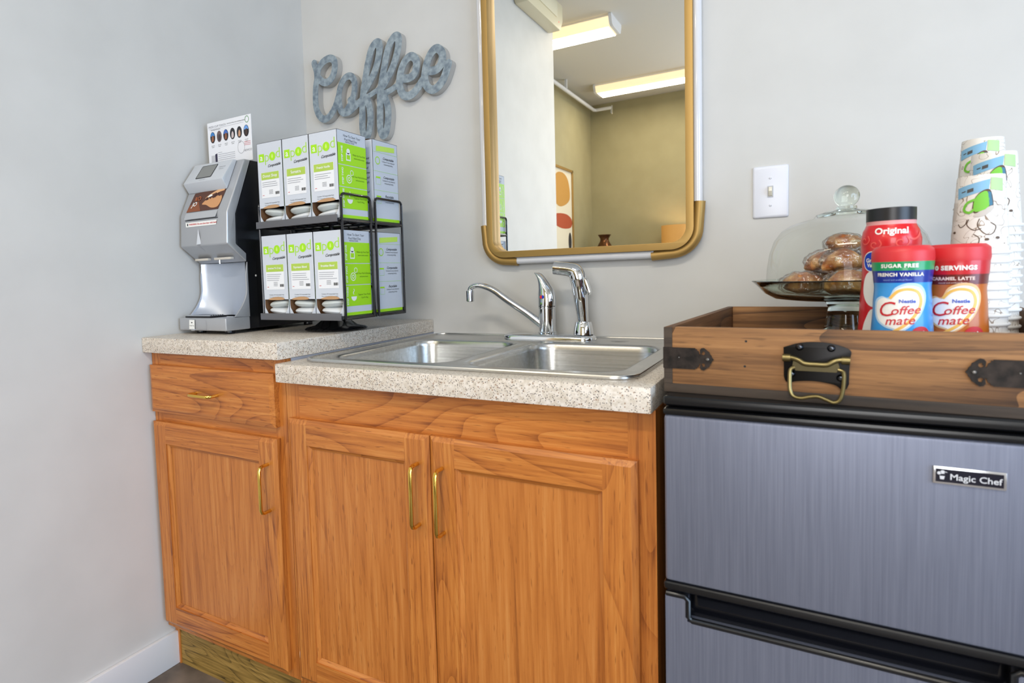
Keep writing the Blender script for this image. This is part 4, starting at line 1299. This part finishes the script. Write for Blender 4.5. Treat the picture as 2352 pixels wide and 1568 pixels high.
MB().lathe([(0, zd + .130), (.044, zd + .130), (.046, zd + .134), (.030, zd + .1395), (.016, zd + .1425), (.0155, zd + .147), (0, zd + .147)], (KX, KY, 0), 48).build('collar', SG, dm, smooth=True)
MB().lathe([(0, zd + .1475)] + [(.0195 * sin(R(t)), zd + .1645 - .0195 * cos(R(t))) for t in range(35, 181, 9)], (KX, KY, 0), 40).build('knob', SG, dm, smooth=True)
CRUST = mottled('pastry_crust', (172, 94, 38), (236, 184, 116), 38, .42, 6, .5, lo=.38, hi=.62, dist=.006)
CREAM = mottled('pastry_cream', (226, 196, 150), (240, 220, 184), 60, .6, 4, .3)
WRAP = clear('plastic_wrap', (250, 250, 250), .8, .10, 70., base=.16)
zq = ZP + .0078
spots = [(.070 * cos(R(72 * k - 160)), .070 * sin(R(72 * k - 160)), .0, .036 + .002 * (k % 2), .033, .021 + .002 * (k % 3), (.3, -.5, .9, 1.2, -.2)[k]) for k in range(5)]
spots += [(.040 * cos(R(120 * k - 100)), .040 * sin(R(120 * k - 100)), .043, .031, .029, .019, (.5, -.9, .2)[k]) for k in range(3)]
spots += [(-.004, -.012, .076, .029, .026, .016, .4)]
for i, (dx, dy, dz, rx, ryy, rz, an) in enumerate(spots):
    p0 = (KX + dx, KY + dy, zq + dz)
    t = thing('wrapped_pastry', ('golden pastry in plastic wrap lying on the glass plate under the dome', 'golden pastry in plastic wrap in the second layer under the dome', 'golden pastry in plastic wrap crowning the pile under the dome')[(dz > .02) + (dz > .06)], 'pastry', p0, an, 'wrapped pastries under the dome', local=True)
    ph = random.uniform(0, 6)
    body = MB().ball((0, 0, rz), rx, ryy, rz, 28, 16, lambda d: 1 + .07 * sin(5 * d.x + ph) + .05 * sin(7 * d.y + 2 * ph) + .035 * sin(16 * d.x) - .10 * max(0, -d.z))
    body.v = [(x, y, max(z, .002) + .35 * x * x / rx * (-1)) if i % 2 else (x, y, max(z, .002)) for x, y, z in body.v]
    body.build('pastry', CRUST, t, smooth=True)
    MB().tube([(-rx * .7, -ryy * .55, rz * 1.1), (0, -ryy * .86, rz * 1.0), (rx * .7, -ryy * .55, rz * 1.15)], .0042, 8).build('filling', CREAM, t, smooth=True)
    wr = MB().ball((0, 0, rz), rx * 1.10, ryy * 1.10, rz * 1.12, 40, 24, lambda d: 1 + .06 * sin(13 * d.x + ph) * sin(11 * d.z + 3 * ph) + .05 * sin(19 * d.y + 5 * d.x))
    wr.v = [(x, y, max(z, .001)) for x, y, z in wr.v]
    wr.build('plastic_wrap', WRAP, t, smooth=True)

# ================================================================== creamer jars
def jar(name, label, c, prof, parts, a0):
    """prof: (z, r) outline; parts: (name, z0, z1, material)"""
    t = thing(name, label, 'jar', (c[0], c[1], TF), group='creamer jars in the tray')
    def rad(z):
        for (za, ra), (zb, rb) in zip(prof, prof[1:]):
            if za <= z <= zb:
                k = (z - za) / (zb - za)
                k = k * k * (3 - 2 * k)
                return ra + (rb - ra) * k
        return prof[0][1] if z < prof[0][0] else prof[-1][1]
    out = {}
    for nm, z0, z1, m in parts:
        n_ = max(2, int((z1 - z0) / .004))
        pts = [(rad(z0 + (z1 - z0) * k / n_), z0 + (z1 - z0) * k / n_) for k in range(n_ + 1)]
        out[nm] = MB().lathe(pts, (c[0], c[1], 0), 56).build(nm, m, t, smooth=True)
    MB().lathe([(0, TF + .0004), (rad(TF) - .003, TF + .0004), (rad(TF), TF + .003)], (c[0], c[1], 0), 40).build('base', parts[0][3], t, smooth=True)
    def fm(x, z, e):
        r_ = rad(z) + e
        a = a0 + x / rad(z)
        return Vector((c[0] + r_ * cos(a), c[1] + r_ * sin(a), z))
    return t, fm, out

RED = mat('jar_red', (214, 26, 36), .28, 0, .3)
LID = mat('lid_red', (214, 48, 54), .42)
YEL = mat('swirl_yellow', (244, 190, 92), .4)
CRM = mat('label_white', (246, 244, 240), .4)
REDI = mat('logo_red', (204, 30, 40), .4)
NBLU = mat('nestle_blue', (60, 90, 190), .4)

def coffee_logo(t, fm, parent, zc, glow):
    heart = spline([(-.030, .004), (-.0285, .016), (-.020, .021), (-.012, .0195), (-.006, .031), (.006, .0365), (.018, .034), (.0245, .024), (.0235, .010), (.016, -.006), (.004, -.019), (-.010, -.027), (-.006, -.020), (-.016, -.016), (-.026, -.008)], 4, True)
    big = [(p.x * 1.13, p.y * 1.1) for p in heart]
    decal('logo_glow', poly_geo(big), fm, glow, parent, .0006, .004, dy=zc)
    h = decal('logo_heart', poly_geo([(p.x, p.y) for p in heart]), fm, CRM, parent, .0010, .004, dy=zc)
    decal('logo_swirl', ribbon(spline([(-.012, .020), (-.004, .029), (.006, .032), (.016, .029), (.0205, .020), (.0195, .009), (.012, -.005), (.002, -.016), (-.012, -.026)], 5), .0035), fm, YEL, h, .0014, .004, dy=zc)
    decal('lettering', text2d('C', .027, .0, .25), fm, REDI, h, .0018, .004, dx=-.0175, dy=zc + .005, rot=.06)
    decal('lettering', text2d('offee', .0155, .0001, .3), fm, REDI, h, .0018, .004, dx=.0040, dy=zc + .0045, rot=.06)
    decal('lettering', text2d('mate', .0155, .0001, .3), fm, REDI, h, .0018, .004, dx=-.002, dy=zc - .009, rot=.06)
    decal('lettering', text2d('Nestle', .0065, .0002), fm, NBLU, h, .0018, .004, dx=.006, dy=zc + .0165)

pz = lambda *a: [(TF + d, r_) for d, r_ in a]
# blue sugar free jar
bc = (1.5418, -.549)
SKY = mat('jar_sky_blue', (58, 156, 232), .3, 0, .3)
prof = [(TF, .0345), (.900, .0340), (.945, .0318), (.968, .0306), (.980, .0318), (.993, .0332), (1.0015, .0334), (1.0025, .0343), (1.0160, .0338), (1.0200, .0322), (1.0222, .0285)]
t, fm, q = jar('creamer_jar', 'sky blue Sugar Free French Vanilla creamer jar with a red lid in the tray', bc, prof,
               [('body', TF, .9745, SKY), ('flavour_band', .9745, .9905, mat('jar_navy', (16, 44, 150), .3, 0, .3)), ('claim_band', .9905, 1.0020, mat('jar_green', (24, 154, 92), .3, 0, .3)), ('lid', 1.0020, 1.0222, LID)], R(-97))
MB().lathe([(0, 1.0226), (.022, 1.0228), (.0285, 1.0222)], (bc[0], bc[1], 0), 48).build('lid_top', LID, t, smooth=True)
decal('lettering', text2d('SUGAR FREE', .0066, .0003, spacing=1.15), fm, CRM, q['claim_band'], .0006, .004, dx=-.003, dy=.9963)
decal('lettering', text2d('FRENCH VANILLA', .0060, .0003, spacing=1.12), fm, CRM, q['flavour_band'], .0006, .004, dx=-.0025, dy=.9850)
decal('small_print', text2d('natural and artificial flavor', .0030), fm, mat('pale_blue_ink', (150, 180, 236), .5), q['flavour_band'], .0006, .004, dx=-.005, dy=.9782)
coffee_logo(t, fm, q['body'], .934, mat('glow_pale_blue', (190, 222, 250), .4))
decal('seal', poly_geo(circle(.0215, .9065, .0115, 24)), fm, REDI, q['body'], .0012, .004)
decal('lettering', text2d('#1', .0095, .0002), fm, CRM, q['body'], .0016, .004, dx=.0215, dy=.9085)
# caramel jar
cc = (1.6030, -.5150)
ORA = mat('jar_caramel', (196, 104, 30), .3, 0, .3)
prof2 = [(TF, .0345), (.900, .0340), (.940, .0322), (.964, .0308), (.976, .0320), (.990, .0334), (1.0000, .0336), (1.0012, .0346), (1.0165, .0342), (1.0200, .0328), (1.0220, .0290)]
t, fm, q = jar('creamer_jar', 'orange brown Caramel Latte creamer jar with a red lid beside the cups', cc, prof2,
               [('body', TF, .9700, ORA), ('flavour_band', .9700, .9830, mat('jar_brown', (112, 34, 26), .3, 0, .3)), ('claim_band', .9830, 1.0004, mat('band_red', (206, 34, 44), .3, 0, .3)), ('lid', 1.0004, 1.0220, LID)], R(-101))
MB().lathe([(0, 1.0224), (.022, 1.0226), (.0290, 1.0220)], (cc[0], cc[1], 0), 48).build('lid_top', LID, t, smooth=True)
decal('lettering', text2d('110 SERVINGS', .0078, .0004, spacing=1.1), fm, CRM, q['claim_band'], .0006, .004, dx=-.004, dy=.9912)
decal('lettering', text2d('CARAMEL LATTE', .0056, .0003, spacing=1.1), fm, mat('pale_pink_ink', (236, 206, 196), .5), q['flavour_band'], .0006, .004, dx=-.003, dy=.9775)
decal('small_print', text2d('natural and artificial flavor', .0028), fm, mat('pale_pink_ink'), q['flavour_band'], .0006, .004, dx=-.003, dy=.9722)
coffee_logo(t, fm, q['body'], .932, mat('glow_pale_orange', (240, 196, 140), .4))
decal('seal', poly_geo(circle(.0205, .9045, .0115, 24)), fm, REDI, q['body'], .0012, .004)
decal('lettering', text2d('#1', .0105, .0002), fm, CRM, q['body'], .0016, .004, dx=.0205, dy=.9055)
decal('drizzle', join_geo(*[ribbon(spline([(-.03 + .012 * k, .902), (-.024 + .012 * k, .907), (-.018 + .012 * k, .900)], 4), .003) for k in range(4)]), fm, CRM, q['body'], .0010, .004)
# tall red jar behind
rc_ = (1.5375, -.4550)
prof3 = [(TF, .0405), (.880, .0400), (.930, .0372), (.985, .0345), (1.003, .0340), (1.020, .0358), (1.034, .0364), (1.046, .0340), (1.055, .0300), (1.0605, .0288), (1.0608, .0299), (1.0790, .0299)]
t, fm, q = jar('creamer_jar', 'tall red Original creamer jar with a black lid behind the blue jar', rc_, prof3,
               [('body', TF, 1.0552, RED), ('neck', 1.0552, 1.0608, mat('neck_pink', (226, 160, 160), .4)), ('lid', 1.0608, 1.0790, mat('lid_black', (26, 26, 30), .35))], R(-97))
MB().lathe([(0, 1.0796), (.026, 1.0798), (.0299, 1.0790)], (rc_[0], rc_[1], 0), 48).build('lid_top', mat('lid_black'), t, smooth=True)
decal('lettering', text2d('Original', .0125, .0004), fm, CRM, q['body'], .0008, .004, dx=.002, dy=1.0455)
sw_ = mat('swirl_red', (236, 88, 80), .35)
for x0, zz, s_ in ((-.018, 1.0275, .9), (.0135, 1.0295, 1.1), (-.034, 1.034, .9)):
    pts = [(x0 + s_ * (.0015 + .0011 * k) * cos(.9 * k), zz + s_ * (.0015 + .0011 * k) * .85 * sin(.9 * k)) for k in range(9)]
    decal('swirl_print', ribbon(spline([(a, b, 0) for a, b in pts], 4), .0018), fm, sw_, q['body'], .0006, .004)
decal('swirl_print', ribbon(spline([(.022, 1.036, 0), (.030, 1.033, 0), (.038, 1.037, 0), (.044, 1.044, 0)], 4), .0028), fm, sw_, q['body'], .0006, .004)
br_ = decal('round_badge', poly_geo(circle(-.021, 1.003, .0150, 28)), fm, mat('badge_blue', (24, 70, 200), .35), q['body'], .0008, .004)
decal('badge_ring', poly_geo(circle(-.021, 1.003, .0150, 28), circle(-.021, 1.003, .0137, 28)), fm, CRM, br_, .0012, .004)
decal('lettering', text2d('Great', .0080, .0003), fm, CRM, br_, .0012, .004, dx=-.0215, dy=1.0045)
decal('lettering', text2d('Value', .0075, .0003), fm, CRM, br_, .0012, .004, dx=-.0205, dy=.9975)
decal('white_wave', poly_geo(spline([(-.030, .985), (-.036, .970), (-.034, .952), (-.022, .938), (.0, .94), (.01, .96), (.0, .985), (-.018, .990)], 4, True)), fm, CRM, q['body'], .0008, .004)
decal('white_wave', poly_geo(spline([(-.018, .935), (-.030, .920), (-.036, .900), (-.036, .870), (-.02, .85), (.01, .87), (.01, .92)], 4, True)), fm, CRM, q['body'], .0008, .004)

# ================================================================== stacked paper cups, rims down
CUP_H, CUP_R, CUP_B, STEP = .115, .0362, .0265, .0130
def cup_mesh():
    mb = MB()
    mb.lathe([(0, CUP_H - .006), (CUP_B - .001, CUP_H - .006), (CUP_B - .0008, CUP_H - .001), (CUP_B, CUP_H), (CUP_B + .0004, CUP_H - .001), (CUP_R - .0024, .004)], seg=36)
    return mb
def rim_mesh():
    return MB().lathe([(CUP_R - .0026, .0045), (CUP_R - .0008, .0052), (CUP_R + .0004, .0038), (CUP_R, .0014), (CUP_R - .0014, .0004), (CUP_R - .0026, .0016)], seg=36, close=True)
PAPER = cup_paper()
RIMW = mat('cup_rim', (240, 238, 234), .45)
cup_me = cup_mesh().mesh('cup', smooth=True, angle=40)
rim_me = rim_mesh().mesh('rim', smooth=True, angle=60)
BRN = mat('cup_brown', (92, 70, 52), .55)
def cup_print(t, a0):
    def fm(x, z, e):
        k = z / CUP_H
        r_ = CUP_R - .0024 + (CUP_B + .0004 - CUP_R + .0024) * k
        a = a0 + x / .031
        return Vector(((r_ + e) * cos(a), (r_ + e) * sin(a), z))
    decal('blue_patch', poly_geo([(-.024, .082), (.016, .093), (.018, .108), (-.026, .098)]), fm, mat('cup_blue', (136, 190, 226), .55), t, .0006, .003)
    decal('green_patch', poly_geo([(.018, .093), (.036, .090), (.037, .108), (.019, .110)]), fm, mat('cup_soft_green', (182, 216, 156), .55), t, .0006, .003)
    decal('patch_letters', join_geo(ribbon([(-.018, .0915), (-.012, .093)], .0015), poly_geo([(-.010, .090), (-.002, .092), (-.002, .097), (-.010, .095)])), fm, mat('cup_slate', (86, 84, 84), .6), t, .0009, .003)
    decal('mug_edge', poly_geo(spline([(.000, .060), (.017, .068), (.0215, .0705), (.019, .090), (.013, .0935), (.004, .088), (-.002, .076)], 3, True)), fm, BRN, t, .0008, .003)
    decal('mug', poly_geo(spline([(.001, .062), (.016, .0692), (.014, .0905), (.0035, .086), (-.001, .075)], 3, True)), fm, mat('cup_green', (124, 204, 66), .55), t, .0011, .003)
    decal('mug_shade', poly_geo([(.0165, .0695), (.0205, .071), (.0185, .089), (.0148, .0905)]), fm, mat('cup_teal', (60, 120, 150), .55), t, .0011, .003)
    decal('mug_handle', ribbon(spline([(.001, .080), (-.009, .0755), (-.0125, .066), (-.006, .0615), (.000, .066)], 5), .0034), fm, mat('cup_green'), t, .0011, .003)
    decal('saucer', poly_geo(spline([(-.001, .056), (.010, .0555), (.0215, .0655), (.020, .070), (.008, .064)], 4, True)), fm, mat('cup_pale', (206, 200, 192), .55), t, .0009, .003)
    for pts in ([(-.020, .046), (-.016, .041), (-.010, .045), (-.008, .052)], [(-.006, .052), (-.008, .044), (0, .036), (.008, .038)], [(.006, .052), (.004, .042), (.012, .030), (.020, .030), (.024, .040), (.018, .046)], [(.000, .030), (.006, .024), (.004, .014), (-.004, .010)], [(-.046, .046), (-.050, .038), (-.046, .030), (-.041, .036)]):
        decal('swirl_print', ribbon(spline([(a, b, 0) for a, b in pts], 5), .0011), fm, BRN, t, .0006, .003)
    for x, z in ((-.026, .034), (.014, .022), (.026, .024)):
        decal('bean_print', poly_geo(circle(x, z, .0026, 12, .0019)), fm, BRN, t, .0006, .003)
    decal('small_print', join_geo(*[ribbon([(-.044 + .003 * k, .050), (-.042 + .003 * k, .078)], .0007) for k in range(7)]), fm, mat('cup_faint', (196, 184, 172), .6), t, .0006, .003)
stacks = [('front stack, the shortest', 1.6505, -.3760, 1.1225, R(-112)), ('middle stack behind it', 1.6810, -.2900, 1.1640, R(-110)), ('rear stack, the tallest', 1.6830, -.2030, 1.2000, R(-122))]
for nm, sx_, sy_, zt_, a0 in stacks:
    n_ = int((zt_ - TF - CUP_H) / STEP) + 1
    zb_ = zt_ - CUP_H - (n_ - 1) * STEP
    zb_ = max(zb_, TF + .0005)
    st_ = (zt_ - CUP_H - zb_) / (n_ - 1)
    for k in range(n_):
        topc = k == n_ - 1
        lab = 'upside-down printed paper cup topping the ' + nm if topc else 'upside-down paper cup nested in the ' + nm
        t = thing('paper_cup', lab, 'cup', (sx_, sy_, zb_ + k * st_), random.uniform(0, 6) if not topc else 0, 'nested cups of the ' + nm.split(',')[0], local=True)
        put('cup_wall', cup_me, PAPER, t)
        put('rim', rim_me, RIMW, t)
        if topc:
            cup_print(t, a0)

# ================================================================== the room seen in the mirror
TUBE = mat('lit_diffuser', (255, 240, 214), .5, emit=(255, 226, 176), es=1.35)
LAMP = mat('lit_tube', (255, 246, 230), .5, emit=(255, 244, 220), es=3.2)
def fixture(label, x0, x1, y0, y1, z1, power, tint=(1, .86, .66)):
    t = thing('fluorescent_light', label, 'ceiling light', ((x0 + x1) / 2, (y0 + y1) / 2, z1), group='ceiling fluorescent lights')
    zb = z1 - .075
    pr_ = [(y0 + .02, zb + .01), (y0 + .05, zb), (y1 - .05, zb), (y1 - .02, zb + .01), (y1, z1 - .02), (y1, z1), (y0, z1), (y0, z1 - .02)]
    MB().box(x0 + .02, x1 - .02, y0 + .02, y1 - .02, z1 - .03, z1 - .0005).build('housing', WHITE(), t)
    MB().prism([p for p in pr_ if p[1] < z1 - .01] , lambda y, z: (x0 + .02, y, z), lambda y, z: (x1 - .02, y, z)).build('diffuser', TUBE, t)
    for yy in (.33, .67):
        MB().box(x0 + .05, x1 - .05, y0 + (y1 - y0) * yy - .022, y0 + (y1 - y0) * yy + .022, zb - .002, zb + .004).build('lamp_tube', LAMP, t)
    for a in (x0, x1 - .02):
        MB().prism(pr_, lambda y, z: (a, y, z - .0004), lambda y, z: (a + .02, y, z - .0004)).build('end_cap', WHITE(), t)
    d = bpy.data.lights.new('fluorescent_glow', 'AREA')
    d.shape = 'RECTANGLE'
    d.size, d.size_y, d.energy, d.color = x1 - x0 - .06, y1 - y0 - .08, power, tint
    o = bpy.data.objects.new('fluorescent_glow', d)
    COL.objects.link(o)
    o.parent = t
    o.location = (0, 0, -.078)
    return t
fixture('white wraparound fluorescent ceiling light nearer the end of the partition wall', -.42, .285, -3.05, -2.78, H, 20)
fixture('long white wraparound fluorescent ceiling light near the far room corner', -.30, .92, -4.57, -4.31, H, 16)
fixture('added white wraparound fluorescent ceiling light, out of view above the open floor', .85, 2.05, -2.45, -2.18, H, 48, (1, .93, .81))  # added fixture, out of view, to light the walls and counters

pp = thing('sprinkler_pipe', 'white sprinkler pipe running below the ceiling of the far room', 'pipe', (-.46, -4.0, 2.62))
MB().tube([(-.46, LY - .02, 2.655), (-.46, -4.86, 2.655)], .017, 12).build('pipe', WHITE(), pp, smooth=True)
MB().tube([(-.46, -4.86, 2.655), (-.44, -4.885, 2.655), (-.28, -4.885, 2.655)], .017, 12).build('branch', WHITE(), pp, smooth=True)
MB().tube([(-.28, -4.885, 2.675), (-.28, -4.885, 2.59)], .012, 10).build('sprinkler_head', CHROME(), pp, smooth=True)
MB().box(-.47, -.45, -4.02, -4.0, 2.67, H - .0005).build('hanger', WHITE(), pp)
MB().box(-.47, -.45, -3.02, -3.0, 2.67, H - .0005).build('hanger', WHITE(), pp)

em = thing('emergency_light', 'cream emergency light box high on the partition wall', 'emergency light', (0, -2.03, 2.54))
CRE = mat('cream_plastic', (226, 216, 184), .4)
MB().prism([(-2.38, 2.60), (-2.33, 2.53), (-1.80, 2.53), (-1.76, 2.60), (-1.76, 2.70), (-2.38, 2.70)], lambda y, z: (.0005, y, z), lambda y, z: (.085, y, z)).build('housing', CRE, em, bevel=.012)
MB().box(.0852, .092, -2.26, -1.90, 2.59, 2.68).build('front_panel', mat('cream_panel', (234, 226, 198), .35), em, bevel=.003)
MB().lathe([(0, .001), (.004, .0008), (.005, 0)], (.085, -2.30, 2.575), 10, 'x').build('indicator', mat('indicator_red', (220, 40, 30), .4, emit=(255, 50, 30), es=1.), em)

ar = thing('framed_print', 'gold framed abstract print with ochre, red and black shapes on the far wall', 'picture', (LX, -4.2, 1.2))
ya, yb, za, zb = -4.36, -3.55, 1.00, 1.98
for b_ in ((ya, ya + .022, za, zb), (yb - .022, yb, za, zb), (ya, yb, za, za + .022), (ya, yb, zb - .022, zb)):
    MB().box(LX + .0005, LX + .028, b_[0], b_[1], b_[2], b_[3]).build('frame_bar', GOLD(), ar, bevel=.002)
MB().box(LX + .0005, LX + .014, ya + .02, yb - .02, za + .02, zb - .02).build('canvas', mat('canvas_cream', (228, 220, 198), .8), ar)
pm = plane_map((LX + .014, -4.05, 1.49), (0, 1, 0), (0, 0, 1))
decal('painted_shape', poly_geo(spline([(-.22, .20), (-.20, .37), (-.05, .44), (.16, .40), (.22, .20), (.05, .12)], 5, True)), pm, mat('ochre_paint', (196, 146, 70), .8), ar, .001)
decal('painted_shape', poly_geo(spline([(-.27, .02), (-.1, .06), (.2, .04), (.22, -.04), (0, -.08), (-.25, -.06)], 5, True)), pm, mat('red_paint', (176, 78, 44), .8), ar, .001)
decal('painted_shape', poly_geo(circle(-.22, -.20, .045, 20, .09)), pm, mat('black_paint', (40, 38, 40), .8), ar, .001)

sb = thing('sideboard', 'dark wooden sideboard against the far wall under the lamp', 'sideboard', (.2, -4.8, 0))
DK = wood('dark_walnut', 0, [(.25, (40, 26, 16)), (.5, (74, 50, 32)), (1., (104, 74, 50))], rough=.45)
MB().box(-.50, .95, -5.03, -4.62, .10, .90).build('carcass', DK, sb, bevel=.004)
MB().box(-.52, .97, -5.035, -4.60, .90, .925).build('top_board', DK, sb, bevel=.004)
for k in range(3):
    dd = MB().box(-.485 + .48 * k, -.015 + .48 * k, -4.62, -4.602, .12, .885).build('door', DK, sb, bevel=.003)
    MB().ball((-.05 + .48 * k, -4.592, .5), .012, .012, .012, 12, 8).build('knob', BRASS(), dd, smooth=True)
for x in (-.46, .91):
    for y in (-5.0, -4.66):
        MB().box(x - .02, x + .02, y - .02, y + .02, 0, .10).build('leg', DK, sb)

va = thing('vase', 'bronze flared neck vase standing on the sideboard', 'vase', (-.345, -4.78, .925))
MB().lathe([(0, .925), (.07, .925), (.085, .94), (.115, 1.04), (.12, 1.12), (.10, 1.20), (.065, 1.265), (.045, 1.30), (.042, 1.325), (.055, 1.350), (.064, 1.362), (.056, 1.362), (.036, 1.325), (.030, 1.28)], (-.345, -4.78, 0), 40).build('vessel', mat('bronze_glaze', (110, 74, 48), .2, .8), va, smooth=True)
MB().lathe([(.063, 1.360), (.066, 1.3635), (.063, 1.367), (.057, 1.3635)], (-.345, -4.78, 0), 32).build('lip', mat('bronze_glaze'), va, smooth=True)

lp_ = thing('table_lamp', 'table lamp with a glowing tan drum shade on the sideboard', 'lamp', (.36, -4.80, .925))
MB().lathe([(0, .925), (.075, .925), (.078, .94), (.03, .955), (.018, .99), (.03, 1.05), (.036, 1.10), (.02, 1.16), (.010, 1.20), (.010, 1.24), (0, 1.24)], (.36, -4.80, 0), 32).build('lamp_base', BRASS(), lp_, smooth=True)
SHD, t_, b_, N_, L_ = nt('lamp_shade_cloth')
b_.inputs['Base Color'].default_value = lin((206, 160, 96))
b_.inputs['Roughness'].default_value = .9
b_.inputs['Emission Color'].default_value = lin((226, 150, 62))
b_.inputs['Emission Strength'].default_value = .35
MB().lathe([(.150, 1.16), (.150, 1.415), (.147, 1.415), (.147, 1.16)], (.36, -4.80, 0), 48).build('lamp_shade', SHD, lp_, smooth=True)
MB().tube([(.36 - .147, -4.80, 1.395), (.36 + .147, -4.80, 1.395)], .003, 6).build('shade_spider', BRASS(), lp_)
MB().ball((.36, -4.80, 1.29), .028, .028, .04, 16, 10).build('bulb', mat('lit_bulb', (255, 240, 210), .4, emit=(255, 210, 150), es=6.), lp_, smooth=True)
d = bpy.data.lights.new('lamp_glow', 'POINT')
d.energy, d.color, d.shadow_soft_size = 4, (1, .72, .42), .04
o = bpy.data.objects.new('lamp_glow', d)
COL.objects.link(o)
o.parent = lp_
o.location = (0, 0, 1.36 - .925)
